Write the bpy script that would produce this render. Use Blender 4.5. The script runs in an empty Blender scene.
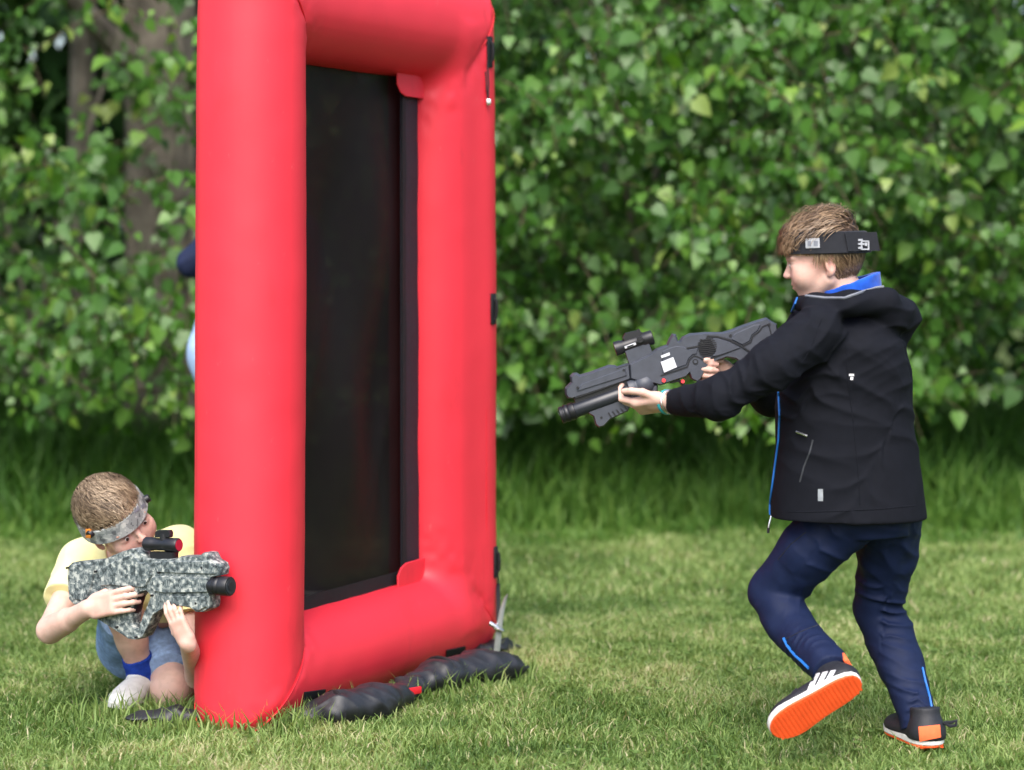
import bpy, bmesh, math, random
import numpy as np
from mathutils import Vector, Matrix
from mathutils.bvhtree import BVHTree
from mathutils.geometry import tessellate_polygon

# ------------------------------------------------------------------ camera, sky, sun, exposure
scene = bpy.context.scene
COL = scene.collection
W_PX, H_PX = 1024, 770
F_PX = 85.0 / 36.0 * 1024          # focal length in pixels
HOR = 240.0                        # horizon row
EYE = 1.35                         # camera height
cam_d = bpy.data.cameras.new('camera')
cam_d.lens = 85; cam_d.sensor_width = 36; cam_d.sensor_fit = 'HORIZONTAL'
cam_d.shift_y = -(H_PX / 2 - HOR) / W_PX
cam_d.clip_start = 0.1; cam_d.clip_end = 500
cam_d.dof.use_dof = True; cam_d.dof.focus_distance = 6.62; cam_d.dof.aperture_fstop = 1.9
cam = bpy.data.objects.new('camera', cam_d); COL.objects.link(cam)
cam.location = (0, 0, EYE); cam.rotation_euler = (math.radians(90), 0, 0)
scene.camera = cam

SUN_DIR = Vector((-0.06, -0.62, 0.78)).normalized()     # towards the sun
world = bpy.data.worlds.new('World'); scene.world = world; world.use_nodes = True
nt = world.node_tree
bg = nt.nodes['Background']
sky = nt.nodes.new('ShaderNodeTexSky'); sky.sky_type = 'NISHITA'; sky.sun_disc = False
sky.sun_elevation = math.asin(SUN_DIR.z); sky.sun_rotation = math.atan2(SUN_DIR.x, SUN_DIR.y)
sky.air_density = 1.0; sky.dust_density = 3.5; sky.ozone_density = 1.0
nt.links.new(sky.outputs[0], bg.inputs[0]); bg.inputs[1].default_value = 0.15
sun_d = bpy.data.lights.new('sun', 'SUN'); sun_d.energy = 1.5; sun_d.angle = math.radians(50)
sun_d.color = (1.0, 0.985, 0.955)
sun = bpy.data.objects.new('sun', sun_d); COL.objects.link(sun)
sun.rotation_euler = SUN_DIR.to_track_quat('Z', 'Y').to_euler(); sun.location = (-6, -6, 10)
scene.view_settings.view_transform = 'Standard'; scene.view_settings.look = 'None'
scene.view_settings.exposure = 1.22; scene.view_settings.gamma = 1.0
scene.view_settings.use_curve_mapping = False
scene.render.engine = 'CYCLES'
scene.cycles.use_denoising = True
scene.cycles.max_bounces = 8; scene.cycles.transparent_max_bounces = 12

rng = np.random.default_rng(7); random.seed(7)

# ------------------------------------------------------------------ helpers
def V(*a): return np.array(a, float)
def nrm(v):
    v = np.asarray(v, float); return v / (np.linalg.norm(v) + 1e-12)
def Q(px, py, Y):
    """the point at depth Y on the ray of a pixel"""
    return V((px - 512) * Y / F_PX, Y, EYE - (py - HOR) * Y / F_PX)
def ray(px, py): return nrm(V((px - 512) / F_PX, 1, -(py - HOR) / F_PX))
CAMP = V(0, 0, EYE)

_tab = rng.random((32, 32, 32)).astype(np.float32)
def vnoise(P):
    """smooth value noise in 0..1 at the rows of P"""
    P = np.asarray(P, np.float32); i = np.floor(P).astype(int); f = P - i
    f = f * f * (3 - 2 * f); i &= 31; j = (i + 1) & 31
    x0, y0, z0 = i[:, 0], i[:, 1], i[:, 2]; x1, y1, z1 = j[:, 0], j[:, 1], j[:, 2]
    fx, fy, fz = f[:, 0], f[:, 1], f[:, 2]
    a = _tab[x0, y0, z0] * (1 - fx) + _tab[x1, y0, z0] * fx
    b = _tab[x0, y1, z0] * (1 - fx) + _tab[x1, y1, z0] * fx
    c = _tab[x0, y0, z1] * (1 - fx) + _tab[x1, y0, z1] * fx
    d = _tab[x0, y1, z1] * (1 - fx) + _tab[x1, y1, z1] * fx
    return (a * (1 - fy) + b * fy) * (1 - fz) + (c * (1 - fy) + d * fy) * fz

def raw_mesh(name, verts, faces, smooth=False, attrs=None):
    """verts (N,3), faces (M,k) with constant k"""
    me = bpy.data.meshes.new(name)
    verts = np.asarray(verts, np.float32); faces = np.asarray(faces, np.int32)
    n, (m, k) = len(verts), faces.shape
    me.vertices.add(n); me.vertices.foreach_set('co', verts.ravel())
    me.loops.add(m * k); me.loops.foreach_set('vertex_index', faces.ravel())
    me.polygons.add(m)
    me.polygons.foreach_set('loop_start', np.arange(0, m * k, k, dtype=np.int32))
    me.update(calc_edges=True)
    if smooth: me.polygons.foreach_set('use_smooth', np.ones(m, bool))
    for an, av in (attrs or {}).items():
        av = np.asarray(av, np.float32)
        if av.ndim == 1:
            a = me.attributes.new(an, 'FLOAT', 'POINT'); a.data.foreach_set('value', av)
        else:
            a = me.attributes.new(an, 'FLOAT_COLOR', 'POINT')
            a.data.foreach_set('color', np.c_[av, np.ones(len(av))].astype(np.float32).ravel())
    return me

def link(name, me, mat=None, parent=None):
    o = bpy.data.objects.new(name, me); COL.objects.link(o)
    if mat is not None:
        me.materials.clear(); me.materials.append(mat)
    if parent is not None:
        o.parent = parent
        o.matrix_parent_inverse = Matrix.Translation(parent.location).inverted() if parent.parent is None and parent.type == 'EMPTY' else Matrix.Identity(4)
    return o
def tag(o, label, cat, group=None):
    o['label'] = label; o['category'] = cat
    if group: o['group'] = group
    return o
def thing(name, loc, label, cat, group=None):
    o = bpy.data.objects.new(name, None); COL.objects.link(o); o.location = tuple(loc)
    o.empty_display_size = 0.1
    return tag(o, label, cat, group)

class MB:
    """collects shapes (world coordinates) for one mesh"""
    def __init__(s): s.v = []; s.f = []; s.n = 0
    def add(s, v, f):
        s.v.append(np.asarray(v, float)); s.f += [tuple(int(i) + s.n for i in t) for t in f]; s.n += len(v); return s
    def tube(s, pts, rad, seg=10, cap=True, flat=None):
        pts = [np.asarray(p, float) for p in pts]; n = len(pts)
        rad = [rad] * n if np.isscalar(rad) else rad
        vs = []; prev = None
        for i in range(n):
            t = nrm(pts[min(i + 1, n - 1)] - pts[max(i - 1, 0)])
            if prev is None:
                a = V(0, 0, 1) if abs(t[2]) < .9 else V(1, 0, 0)
                u = nrm(np.cross(a, t))
            else: u = nrm(prev - t * np.dot(prev, t))
            prev = u; w = np.cross(t, u)
            for k in range(seg):
                a = 2 * math.pi * k / seg
                vs.append(pts[i] + rad[i] * (math.cos(a) * u + math.sin(a) * w))
        fs = []
        for i in range(n - 1):
            for k in range(seg):
                k2 = (k + 1) % seg
                fs.append((i * seg + k, i * seg + k2, (i + 1) * seg + k2, (i + 1) * seg + k))
        if cap:
            fs.append(tuple(range(seg - 1, -1, -1))); fs.append(tuple((n - 1) * seg + k for k in range(seg)))
        return s.add(vs, fs)
    def box(s, c, half, R=None):
        R = np.eye(3) if R is None else R
        v = [np.asarray(c) + R.T @ (np.array(t) * half) for t in
             [(-1, -1, -1), (1, -1, -1), (1, 1, -1), (-1, 1, -1), (-1, -1, 1), (1, -1, 1), (1, 1, 1), (-1, 1, 1)]]
        return s.add(v, [(0, 3, 2, 1), (4, 5, 6, 7), (0, 1, 5, 4), (1, 2, 6, 5), (2, 3, 7, 6), (3, 0, 4, 7)])
    def build(s, name, mat, parent=None, smooth=True, bevel=0, bseg=2, angle=40):
        me = bpy.data.meshes.new(name)
        me.from_pydata([tuple(p) for p in np.concatenate(s.v)], [], s.f)
        bm = bmesh.new(); bm.from_mesh(me); bmesh.ops.recalc_face_normals(bm, faces=bm.faces)
        if bevel:
            es = [e for e in bm.edges if len(e.link_faces) == 2 and e.calc_face_angle(0) > math.radians(30)]
            bmesh.ops.bevel(bm, geom=es, offset=bevel, segments=bseg, affect='EDGES', profile=.5, clamp_overlap=True)
        bm.to_mesh(me); bm.free()
        if smooth:
            me.polygons.foreach_set('use_smooth', np.ones(len(me.polygons), bool))
            me.set_sharp_from_angle(angle=math.radians(angle))
        return link(name, me, mat, parent)

def plate(loops, thick, bev, to3d, nvec, mb=None):
    """extrude a 2-D outline (with holes) into a bevelled plate; to3d maps 2-D points to the middle plane"""
    mb = mb or MB()
    lp = []
    for li, L in enumerate(loops):
        L = np.asarray(L, float)
        area = .5 * np.sum(L[:, 0] * np.roll(L[:, 1], -1) - np.roll(L[:, 0], -1) * L[:, 1])
        if (area < 0) != (li > 0): L = L[::-1]
        lp.append(L)
    ins = []
    for L in lp:
        e1 = L - np.roll(L, 1, 0); e2 = np.roll(L, -1, 0) - L
        n1 = np.c_[-e1[:, 1], e1[:, 0]]; n2 = np.c_[-e2[:, 1], e2[:, 0]]
        n1 /= np.linalg.norm(n1, axis=1)[:, None] + 1e-9; n2 /= np.linalg.norm(n2, axis=1)[:, None] + 1e-9
        m = n1 + n2; m /= np.linalg.norm(m, axis=1)[:, None] + 1e-9
        c = np.clip(np.sum(m * n1, 1), .5, 1)
        ins.append(L + m / c[:, None] * bev[0])
    tri = tessellate_polygon([[Vector((p[0], p[1], 0)) for p in L] for L in ins])
    flat = np.concatenate(ins); out = np.concatenate(lp)
    N = len(flat); h = thick / 2; nv = np.asarray(nvec, float)
    A = np.array([to3d(p) for p in flat]); B = np.array([to3d(p) for p in out])
    vs = np.concatenate([A + nv * h, B + nv * (h - bev[1]), B - nv * (h - bev[1]), A - nv * h])
    fs = []
    for t in tri:
        fs.append(tuple(t)); fs.append(tuple(3 * N + i for i in t[::-1]))
    o = 0
    for L in lp:
        k = len(L)
        for i in range(k):
            a, b = o + i, o + (i + 1) % k
            for r in range(3): fs.append((r * N + a, r * N + b, (r + 1) * N + b, (r + 1) * N + a))
        o += k
    mb.add(vs, fs); return mb

# ---- signed distance field with smooth blends, meshed as one continuous surface
class Field:
    def __init__(s, lo, hi, h):
        s.lo = np.asarray(lo, float); s.h = h
        s.n = np.ceil((np.asarray(hi) - s.lo) / h).astype(int) + 1
        s.d = np.full(s.n, .3, np.float32)
        s.ax = [s.lo[i] + h * np.arange(s.n[i]) for i in range(3)]
    def _sub(s, lo, hi, k):
        m = max(k, 3 * s.h)
        a = np.clip(np.floor((np.asarray(lo) - m - s.lo) / s.h).astype(int), 0, s.n - 1)
        b = np.clip(np.ceil((np.asarray(hi) + m - s.lo) / s.h).astype(int) + 1, 1, s.n)
        sl = tuple(slice(a[i], b[i]) for i in range(3))
        X = s.ax[0][sl[0]][:, None, None]; Y = s.ax[1][sl[1]][None, :, None]; Z = s.ax[2][sl[2]][None, None, :]
        return sl, X, Y, Z
    def _put(s, sl, e, k, op):
        d = s.d[sl]
        if op == 'sub': e = -e
        if k > 0:
            hh = np.maximum(k - np.abs(d - e), 0) / k; q = hh * hh * k * .25
        else: q = 0
        s.d[sl] = (np.minimum(d, e) - q) if op == 'add' else (np.maximum(d, e) + q)
    def cone(s, a, b, ra, rb, k=.01, op='add', flat=None, capa=False, capb=False):
        a = np.asarray(a, float); b = np.asarray(b, float)
        R = max(ra, rb)
        ex = 1.0 if flat is None else max(1.0, flat[1])
        sl, X, Y, Z = s._sub(np.minimum(a, b) - R * ex, np.maximum(a, b) + R * ex, k)
        px, py, pz = X - a[0], Y - a[1], Z - a[2]
        ba = b - a
        t = np.clip((px * ba[0] + py * ba[1] + pz * ba[2]) / (ba @ ba + 1e-12), 0, 1)
        qx, qy, qz = px - t * ba[0], py - t * ba[1], pz - t * ba[2]
        l2 = qx * qx + qy * qy + qz * qz
        if flat is not None:
            w = nrm(flat[0]); c = qx * w[0] + qy * w[1] + qz * w[2]
            l2 = l2 + c * c * (1 / flat[1] ** 2 - 1)
        e = np.sqrt(np.maximum(l2, 0)) - (ra + (rb - ra) * t)
        dn = nrm(ba)
        if capb: e = np.maximum(e, (X - b[0]) * dn[0] + (Y - b[1]) * dn[1] + (Z - b[2]) * dn[2])
        if capa: e = np.maximum(e, -(px * dn[0] + py * dn[1] + pz * dn[2]))
        s._put(sl, e, k, op); return s
    def path(s, pts, rs, k=.01, **kw):
        for i in range(len(pts) - 1):
            kk = dict(kw)
            if i < len(pts) - 2: kk.pop('capb', None)
            if i > 0: kk.pop('capa', None)
            s.cone(pts[i], pts[i + 1], rs[i], rs[i + 1], k, **kk)
        return s
    def ell(s, c, r, R=None, k=.01, op='add'):
        c = np.asarray(c, float); r = np.asarray(r, float); R = np.eye(3) if R is None else R
        ext = np.sqrt(((R * r[:, None]) ** 2).sum(0))
        sl, X, Y, Z = s._sub(c - ext, c + ext, k)
        px, py, pz = X - c[0], Y - c[1], Z - c[2]
        q = [R[i][0] * px + R[i][1] * py + R[i][2] * pz for i in range(3)]
        k0 = np.sqrt(sum((q[i] / r[i]) ** 2 for i in range(3))); k1 = np.sqrt(sum((q[i] / r[i] ** 2) ** 2 for i in range(3))) + 1e-9
        s._put(sl, k0 * (k0 - 1) / k1, k, op); return s
    def box(s, c, half, R=None, rnd=.005, k=.005, op='add'):
        c = np.asarray(c, float); half = np.asarray(half, float); R = np.eye(3) if R is None else R
        ext = (np.abs(R) * half[:, None]).sum(0) + rnd
        sl, X, Y, Z = s._sub(c - ext, c + ext, k)
        px, py, pz = X - c[0], Y - c[1], Z - c[2]
        q = [np.abs(R[i][0] * px + R[i][1] * py + R[i][2] * pz) - (half[i] - rnd) for i in range(3)]
        e = np.sqrt(sum(np.maximum(t, 0) ** 2 for t in q)) + np.minimum(np.maximum(np.maximum(q[0], q[1]), q[2]), 0) - rnd
        s._put(sl, e, k, op); return s
    def loft(s, zs, cx, cy, a, b, k=.01, p=2.2, op='add', cut=True):
        """stack of ellipses along z"""
        zs = np.asarray(zs, float); o = np.argsort(zs); zs = zs[o]
        cx, cy, a, b = [np.asarray(t, float)[o] for t in (cx, cy, a, b)]
        sl, X, Y, Z = s._sub((np.min(cx - a), np.min(cy - b), zs[0]), (np.max(cx + a), np.max(cy + b), zs[-1]), k)
        z = Z.ravel(); I = lambda t: np.interp(z, zs, t)[None, None, :]
        A, B = I(a), I(b)
        rr = (np.abs((X - I(cx)) / A) ** p + np.abs((Y - I(cy)) / B) ** p) ** (1 / p)
        e = (rr - 1) * np.minimum(A, B)
        if cut: e = np.maximum(e, np.maximum(Z - zs[-1], zs[0] - Z))
        s._put(sl, e, k, op); return s
    def cut(s, p, n, k=.0):
        """remove the half space beyond p along n"""
        p = np.asarray(p, float); n = nrm(n)
        e = (s.ax[0] - p[0])[:, None, None] * n[0] + (s.ax[1] - p[1])[None, :, None] * n[1] + (s.ax[2] - p[2])[None, None, :] * n[2]
        s.d = np.maximum(s.d, e.astype(np.float32)); return s
    def mesh(s):
        d = s.d; d[0] = d[-1] = .3; d[:, 0] = d[:, -1] = .3; d[:, :, 0] = d[:, :, -1] = .3
        ins = d < 0
        c = ins.astype(np.uint8)
        cnt = sum(c[i:d.shape[0] - 1 + i, j:d.shape[1] - 1 + j, k:d.shape[2] - 1 + k] for i in (0, 1) for j in (0, 1) for k in (0, 1))
        act = np.argwhere((cnt > 0) & (cnt < 8))
        idx = np.full(cnt.shape, -1, np.int32); idx[tuple(act.T)] = np.arange(len(act))
        cv = {}
        for i in (0, 1):
            for j in (0, 1):
                for k in (0, 1): cv[i, j, k] = d[act[:, 0] + i, act[:, 1] + j, act[:, 2] + k]
        acc = np.zeros((len(act), 3)); num = np.zeros(len(act))
        for ax in range(3):
            for u in (0, 1):
                for w in (0, 1):
                    p = [u, w]; p.insert(ax, 0); q = [u, w]; q.insert(ax, 1)
                    A, B = cv[tuple(p)], cv[tuple(q)]
                    m = (A < 0) != (B < 0); t = np.where(m, A / np.where(m, A - B, 1), 0)
                    pos = np.zeros((len(act), 3)); pos[:] = p; pos[:, ax] = t
                    acc += pos * m[:, None]; num += m
        vs = s.lo + s.h * (act + acc / num[:, None])
        fs = []
        for ax in range(3):
            o1, o2 = [t for t in range(3) if t != ax]
            s0 = [slice(None)] * 3; s1 = [slice(None)] * 3; s0[ax] = slice(0, -1); s1[ax] = slice(1, None)
            A, B = ins[tuple(s0)], ins[tuple(s1)]
            e = np.argwhere(A != B); fl = A[tuple(e.T)]
            def g(a, b):
                t = e.copy(); t[:, o1] -= a; t[:, o2] -= b; return idx[tuple(t.T)]
            quad = np.stack([g(1, 1), g(0, 1), g(0, 0), g(1, 0)], 1)
            flip = fl if ax != 1 else ~fl
            quad[~flip] = quad[~flip][:, ::-1]
            fs.append(quad)
        return vs, np.concatenate(fs)

def vnormals(vs, fs):
    a = vs[fs[:, 2]] - vs[fs[:, 0]]; b = vs[fs[:, 3]] - vs[fs[:, 1]]
    n = np.cross(a, b); out = np.zeros_like(vs)
    for i in range(4): np.add.at(out, fs[:, i], n)
    return out / (np.linalg.norm(out, axis=1)[:, None] + 1e-12)
def relax(vs, fs, it=2, lam=.5):
    e = np.concatenate([fs[:, [i, (i + 1) % 4]] for i in range(4)])
    deg = np.bincount(e[:, 0], minlength=len(vs)).astype(float) + np.bincount(e[:, 1], minlength=len(vs))
    for _ in range(it):
        s = np.zeros_like(vs)
        for c in range(3):
            s[:, c] = np.bincount(e[:, 0], vs[e[:, 1], c], len(vs)) + np.bincount(e[:, 1], vs[e[:, 0], c], len(vs))
        vs = vs + lam * (s / deg[:, None] - vs)
    return vs
def folds(vs, n, joints, base=(.004, 7), seed=0):
    """cloth relief: joints = (centre, limb direction, reach, amplitude, creases per metre)"""
    P = vs + seed * 3.7
    disp = base[0] * (vnoise(P * base[1]) - .5) * 2 + base[0] * .5 * (vnoise(P * base[1] * 2.7) - .5) * 2
    for c, ax, reach, amp, fr in joints:
        ax = nrm(ax); r = vs - np.asarray(c); u = r @ ax
        w = np.exp(-((r ** 2).sum(1)) / reach ** 2)
        a = V(.3, 1, .2); s1 = nrm(np.cross(ax, a)); s2 = np.cross(ax, s1)
        warp = (vnoise(P * 14) - .5) * .9
        th_ = np.arctan2(r @ s2, r @ s1)
        ph = u * fr * .5 + .30 * np.sin(th_ + seed * 1.3) + .22 * np.sin(2 * th_ + seed) + .9 * vnoise(P * 6 + 3) + .25 * warp
        t = 1 - np.abs(np.sin(math.pi * ph))
        mask = np.clip(vnoise(np.c_[np.cos(th_) * 1.1, np.sin(th_) * 1.1, u * fr * .3] + seed * 2.7) * 2.2 - .5, 0, 1)
        disp += amp * w * mask * (t ** 1.5 - .4)
    return vs + n * disp[:, None]
def field_obj(F, name, mat, parent, it=1, fold=None, color=None, post=None):
    vs, fs = F.mesh()
    if it: vs = relax(vs, fs, it)
    if fold is not None: vs = folds(vs, vnormals(vs, fs), **fold); vs = relax(vs, fs, 1, .4)
    if post is not None: vs = post(vs, vnormals(vs, fs))
    at = {'col': color(vs)} if color is not None else None
    return link(name, raw_mesh(name, vs, fs, True, at), mat, parent)

class Surf:
    """finds where a pixel's ray meets a mesh, to lay seams, zips and patches on it"""
    def __init__(s, o):
        me = o.data; v = np.empty(len(me.vertices) * 3, np.float32); me.vertices.foreach_get('co', v)
        s.bvh = BVHTree.FromPolygons([tuple(p) for p in v.reshape(-1, 3)], [tuple(p.vertices) for p in me.polygons])
    def hit(s, px, py, off=0):
        r = ray(px, py); h = s.bvh.ray_cast(Vector(CAMP), Vector(r))
        if h[0] is None:
            h = s.bvh.find_nearest(Vector(CAMP + r * 6.5))
            # nearest point of the surface to the ray
            best = None
            for t in np.linspace(5.5, 8.5, 60):
                q = s.bvh.find_nearest(Vector(CAMP + r * t))
                if best is None or q[3] < best[3]: best = q
            h = best
        n = np.array(h[1])
        if n @ r > 0: n = -n
        return np.array(h[0]) + n * off, n
    def line(s, pts, off=.001, step=4):
        out = []
        for a, b in zip(pts[:-1], pts[1:]):
            m = max(1, int(math.hypot(b[0] - a[0], b[1] - a[1]) / step))
            for i in range(m): out.append(s.hit(a[0] + (b[0] - a[0]) * i / m, a[1] + (b[1] - a[1]) * i / m, off)[0])
        out.append(s.hit(*pts[-1], off)[0]); return out
    def patch(s, quad, off=.0015, n=6):
        """four pixel corners -> a thin patch lying on the surface"""
        q = np.asarray(quad, float); g = []
        for i in range(n + 1):
            for j in range(n + 1):
                u, w = i / n, j / n
                p = (1 - u) * (1 - w) * q[0] + u * (1 - w) * q[1] + u * w * q[2] + (1 - u) * w * q[3]
                g.append(s.hit(p[0], p[1], off))
        top = np.array([a for a, b in g]); bot = np.array([a - b * (off + .001) for a, b in g]); k = n + 1; N = k * k
        f = []
        for i in range(n):
            for j in range(n):
                a = i * k + j
                f += [(a, a + 1, a + k + 1, a + k), (N + a, N + a + k, N + a + k + 1, N + a + 1)]
        ring = [i for i in range(k)] + [i * k + n for i in range(1, k)] + [n * k + j for j in range(n - 1, -1, -1)] + [i * k for i in range(n - 1, 0, -1)]
        for a, b in zip(ring, ring[1:] + ring[:1]): f.append((a, b, N + b, N + a))
        return MB().add(np.concatenate([top, bot]), f)

# ------------------------------------------------------------------ materials
def mat(name, col, rough=.6, spec=.5, metal=0, sss=0, sheen=0, noise=None, bump=None, coat=0):
    """procedural Principled material; noise=(scale, amount), bump=(scale, strength)"""
    m = bpy.data.materials.new(name); m.use_nodes = True; t = m.node_tree; b = t.nodes['Principled BSDF']
    b.inputs['Base Color'].default_value = (*col, 1); b.inputs['Roughness'].default_value = rough
    b.inputs['Specular IOR Level'].default_value = spec; b.inputs['Metallic'].default_value = metal
    if coat: b.inputs['Coat Weight'].default_value = coat
    if sss:
        b.inputs['Subsurface Weight'].default_value = sss; b.inputs['Subsurface Radius'].default_value = (.012, .005, .003); b.inputs['Subsurface Scale'].default_value = .6
    if sheen: b.inputs['Sheen Weight'].default_value = sheen; b.inputs['Sheen Roughness'].default_value = .5
    tc = t.nodes.new('ShaderNodeTexCoord')
    if noise:
        n = t.nodes.new('ShaderNodeTexNoise'); n.inputs['Scale'].default_value = noise[0]; n.inputs['Detail'].default_value = 5
        r = t.nodes.new('ShaderNodeMapRange'); r.inputs[1].default_value = .3; r.inputs[2].default_value = .7
        r.inputs[3].default_value = 1 - noise[1]; r.inputs[4].default_value = 1 + noise[1]
        x = t.nodes.new('ShaderNodeMix'); x.data_type = 'RGBA'; x.blend_type = 'MULTIPLY'; x.inputs[0].default_value = 1
        x.inputs[6].default_value = (*col, 1)
        t.links.new(tc.outputs['Object'], n.inputs['Vector']); t.links.new(n.outputs['Fac'], r.inputs[0])
        t.links.new(r.outputs[0], x.inputs[7]); t.links.new(x.outputs[2], b.inputs['Base Color'])
    if bump:
        n2 = t.nodes.new('ShaderNodeTexNoise'); n2.inputs['Scale'].default_value = bump[0]; n2.inputs['Detail'].default_value = 4
        bp = t.nodes.new('ShaderNodeBump'); bp.inputs['Strength'].default_value = bump[1]; bp.inputs['Distance'].default_value = .002
        t.links.new(tc.outputs['Object'], n2.inputs['Vector']); t.links.new(n2.outputs['Fac'], bp.inputs['Height']); t.links.new(bp.outputs[0], b.inputs['Normal'])
    return m
def ramp_mat(name, attr, stops, rough=.5, transl=.3, spec=.4, tint=(1.25, 1.15, .5), interp='LINEAR'):
    """colour picked along a ramp by a per-point attribute, with light passing through (leaves, blades, hair)"""
    m = bpy.data.materials.new(name); m.use_nodes = True; t = m.node_tree; b = t.nodes['Principled BSDF']; out = t.nodes['Material Output']
    a = t.nodes.new('ShaderNodeAttribute'); a.attribute_name = attr
    r = t.nodes.new('ShaderNodeValToRGB'); r.color_ramp.interpolation = interp
    el = r.color_ramp.elements
    el[0].position = stops[0][0]; el[0].color = (*stops[0][1], 1); el[1].position = stops[-1][0]; el[1].color = (*stops[-1][1], 1)
    for p, c in stops[1:-1]: e = el.new(p); e.color = (*c, 1)
    t.links.new(a.outputs['Fac'], r.inputs[0]); t.links.new(r.outputs[0], b.inputs['Base Color'])
    b.inputs['Roughness'].default_value = rough; b.inputs['Specular IOR Level'].default_value = spec
    if transl:
        tr = t.nodes.new('ShaderNodeBsdfTranslucent'); mx = t.nodes.new('ShaderNodeMixShader'); mx.inputs[0].default_value = transl
        k = t.nodes.new('ShaderNodeMix'); k.data_type = 'RGBA'; k.blend_type = 'MULTIPLY'; k.inputs[0].default_value = 1; k.inputs[7].default_value = (*tint, 1)
        t.links.new(r.outputs[0], k.inputs[6]); t.links.new(k.outputs[2], tr.inputs[0])
        t.links.new(b.outputs[0], mx.inputs[1]); t.links.new(tr.outputs[0], mx.inputs[2]); t.links.new(mx.outputs[0], out.inputs[0])
    return m
def attr_mat(name, rough=.5, sss=.0, spec=.4, bump=None):
    m = mat(name, (1, 1, 1), rough, spec, sss=sss, bump=bump); t = m.node_tree
    a = t.nodes.new('ShaderNodeAttribute'); a.attribute_name = 'col'
    t.links.new(a.outputs['Color'], t.nodes['Principled BSDF'].inputs['Base Color']); return m
def camo_mat(name, cell=.0035, scale=55, cols=((.05, .065, .068), (.14, .17, .17), (.27, .30, .29), (.46, .48, .43)), pos=(0, .40, .50, .60), rough=.6):
    """blocky grey-green camouflage print"""
    m = bpy.data.materials.new(name); m.use_nodes = True; t = m.node_tree; b = t.nodes['Principled BSDF']
    tc = t.nodes.new('ShaderNodeTexCoord'); sn = t.nodes.new('ShaderNodeVectorMath'); sn.operation = 'SNAP'; sn.inputs[1].default_value = (cell,) * 3
    n = t.nodes.new('ShaderNodeTexNoise'); n.inputs['Scale'].default_value = scale; n.inputs['Detail'].default_value = 2.5
    r = t.nodes.new('ShaderNodeValToRGB'); r.color_ramp.interpolation = 'CONSTANT'; el = r.color_ramp.elements
    el[0].position = pos[0]; el[0].color = (*cols[0], 1); el[1].position = pos[1]; el[1].color = (*cols[1], 1)
    for p, c in zip(pos[2:], cols[2:]): e = el.new(p); e.color = (*c, 1)
    t.links.new(tc.outputs['Object'], sn.inputs[0]); t.links.new(sn.outputs[0], n.inputs['Vector']); t.links.new(n.outputs['Fac'], r.inputs[0])
    t.links.new(r.outputs[0], b.inputs['Base Color']); b.inputs['Roughness'].default_value = rough
    return m

M = {}
M['red'] = mat('red_pvc', (.72, .026, .046), .5, .45, noise=(3, .05), bump=(45, .06))
def worn(m, base, dirt, light):
    t = m.node_tree; b = t.nodes['Principled BSDF']; tc = t.nodes.new('ShaderNodeTexCoord'); src = b.inputs['Base Color'].links[0].from_socket
    for sc_, lo, hi, c_, amt, stretch in ((7, .60, .74, dirt, .55, (1, 1, .35)), (38, .66, .74, light, .30, (1, 1, .5)), (90, .70, .76, dirt, .5, (1, 1, 1))):
        mp = t.nodes.new('ShaderNodeMapping'); mp.inputs['Scale'].default_value = stretch
        n = t.nodes.new('ShaderNodeTexNoise'); n.inputs['Scale'].default_value = sc_; n.inputs['Detail'].default_value = 7; n.inputs['Roughness'].default_value = .65
        r = t.nodes.new('ShaderNodeMapRange'); r.inputs[1].default_value = lo; r.inputs[2].default_value = hi; r.inputs[3].default_value = 0; r.inputs[4].default_value = amt
        x = t.nodes.new('ShaderNodeMix'); x.data_type = 'RGBA'; x.inputs[7].default_value = (*c_, 1)
        t.links.new(tc.outputs['Object'], mp.inputs[0]); t.links.new(mp.outputs[0], n.inputs['Vector']); t.links.new(n.outputs['Fac'], r.inputs[0])
        t.links.new(r.outputs[0], x.inputs[0]); t.links.new(src, x.inputs[6]); src = x.outputs[2]
    t.links.new(src, b.inputs['Base Color'])
worn(M['red'], (.72, .026, .046), (.50, .020, .032), (.74, .15, .15))
M['red_trim'] = mat('red_trim', (.62, .012, .022), .45, .5, noise=(20, .08))
M['black_web'] = mat('black_webbing', (.010, .010, .012), .7, .3, noise=(80, .2), bump=(300, .3))
M['bag'] = mat('black_nylon', (.016, .017, .021), .48, .5, noise=(25, .25), bump=(220, .25))
M['cord'] = mat('black_cord', (.012, .012, .014), .7)
M['chrome'] = mat('bright_metal', (.7, .71, .72), .25, .5, 1, noise=(60, .1))
M['peg'] = mat('galvanised_peg', (.24, .27, .26), .5, .5, .4, noise=(40, .15))
M['skin'] = attr_mat('skin', .5, .12, .35, bump=(160, .08))
M['jacket'] = mat('black_softshell', (.0052, .0060, .0098), .85, .16, noise=(60, .12), bump=(500, .12))
M['trousers'] = mat('navy_polyester', (.0056, .0120, .043), .68, .22, noise=(40, .1), bump=(420, .1))
M['blue_lining'] = mat('blue_fleece', (.010, .085, .50), .8, .2, sheen=.2, noise=(60, .15))
M['blue_zip'] = mat('blue_zip', (.015, .14, .48), .5, .4, noise=(80, .1))
M['grey_trim'] = mat('grey_binding', (.16, .17, .20), .6, noise=(60, .1))
M['dark_zip'] = mat('dark_zip', (.035, .038, .045), .5, noise=(80, .15))
M['reflect'] = mat('reflective_print', (.30, .32, .35), .4, noise=(80, .2))
M['white_rubber'] = mat('white_rubber', (.68, .67, .64), .55, .4, noise=(40, .12))
M['orange'] = mat('orange_rubber', (.90, .105, .022), .5, .4, noise=(30, .08), bump=(60, .1))
M['orange_fab'] = mat('orange_fabric', (.85, .15, .05), .7, .3, noise=(60, .1))
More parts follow.
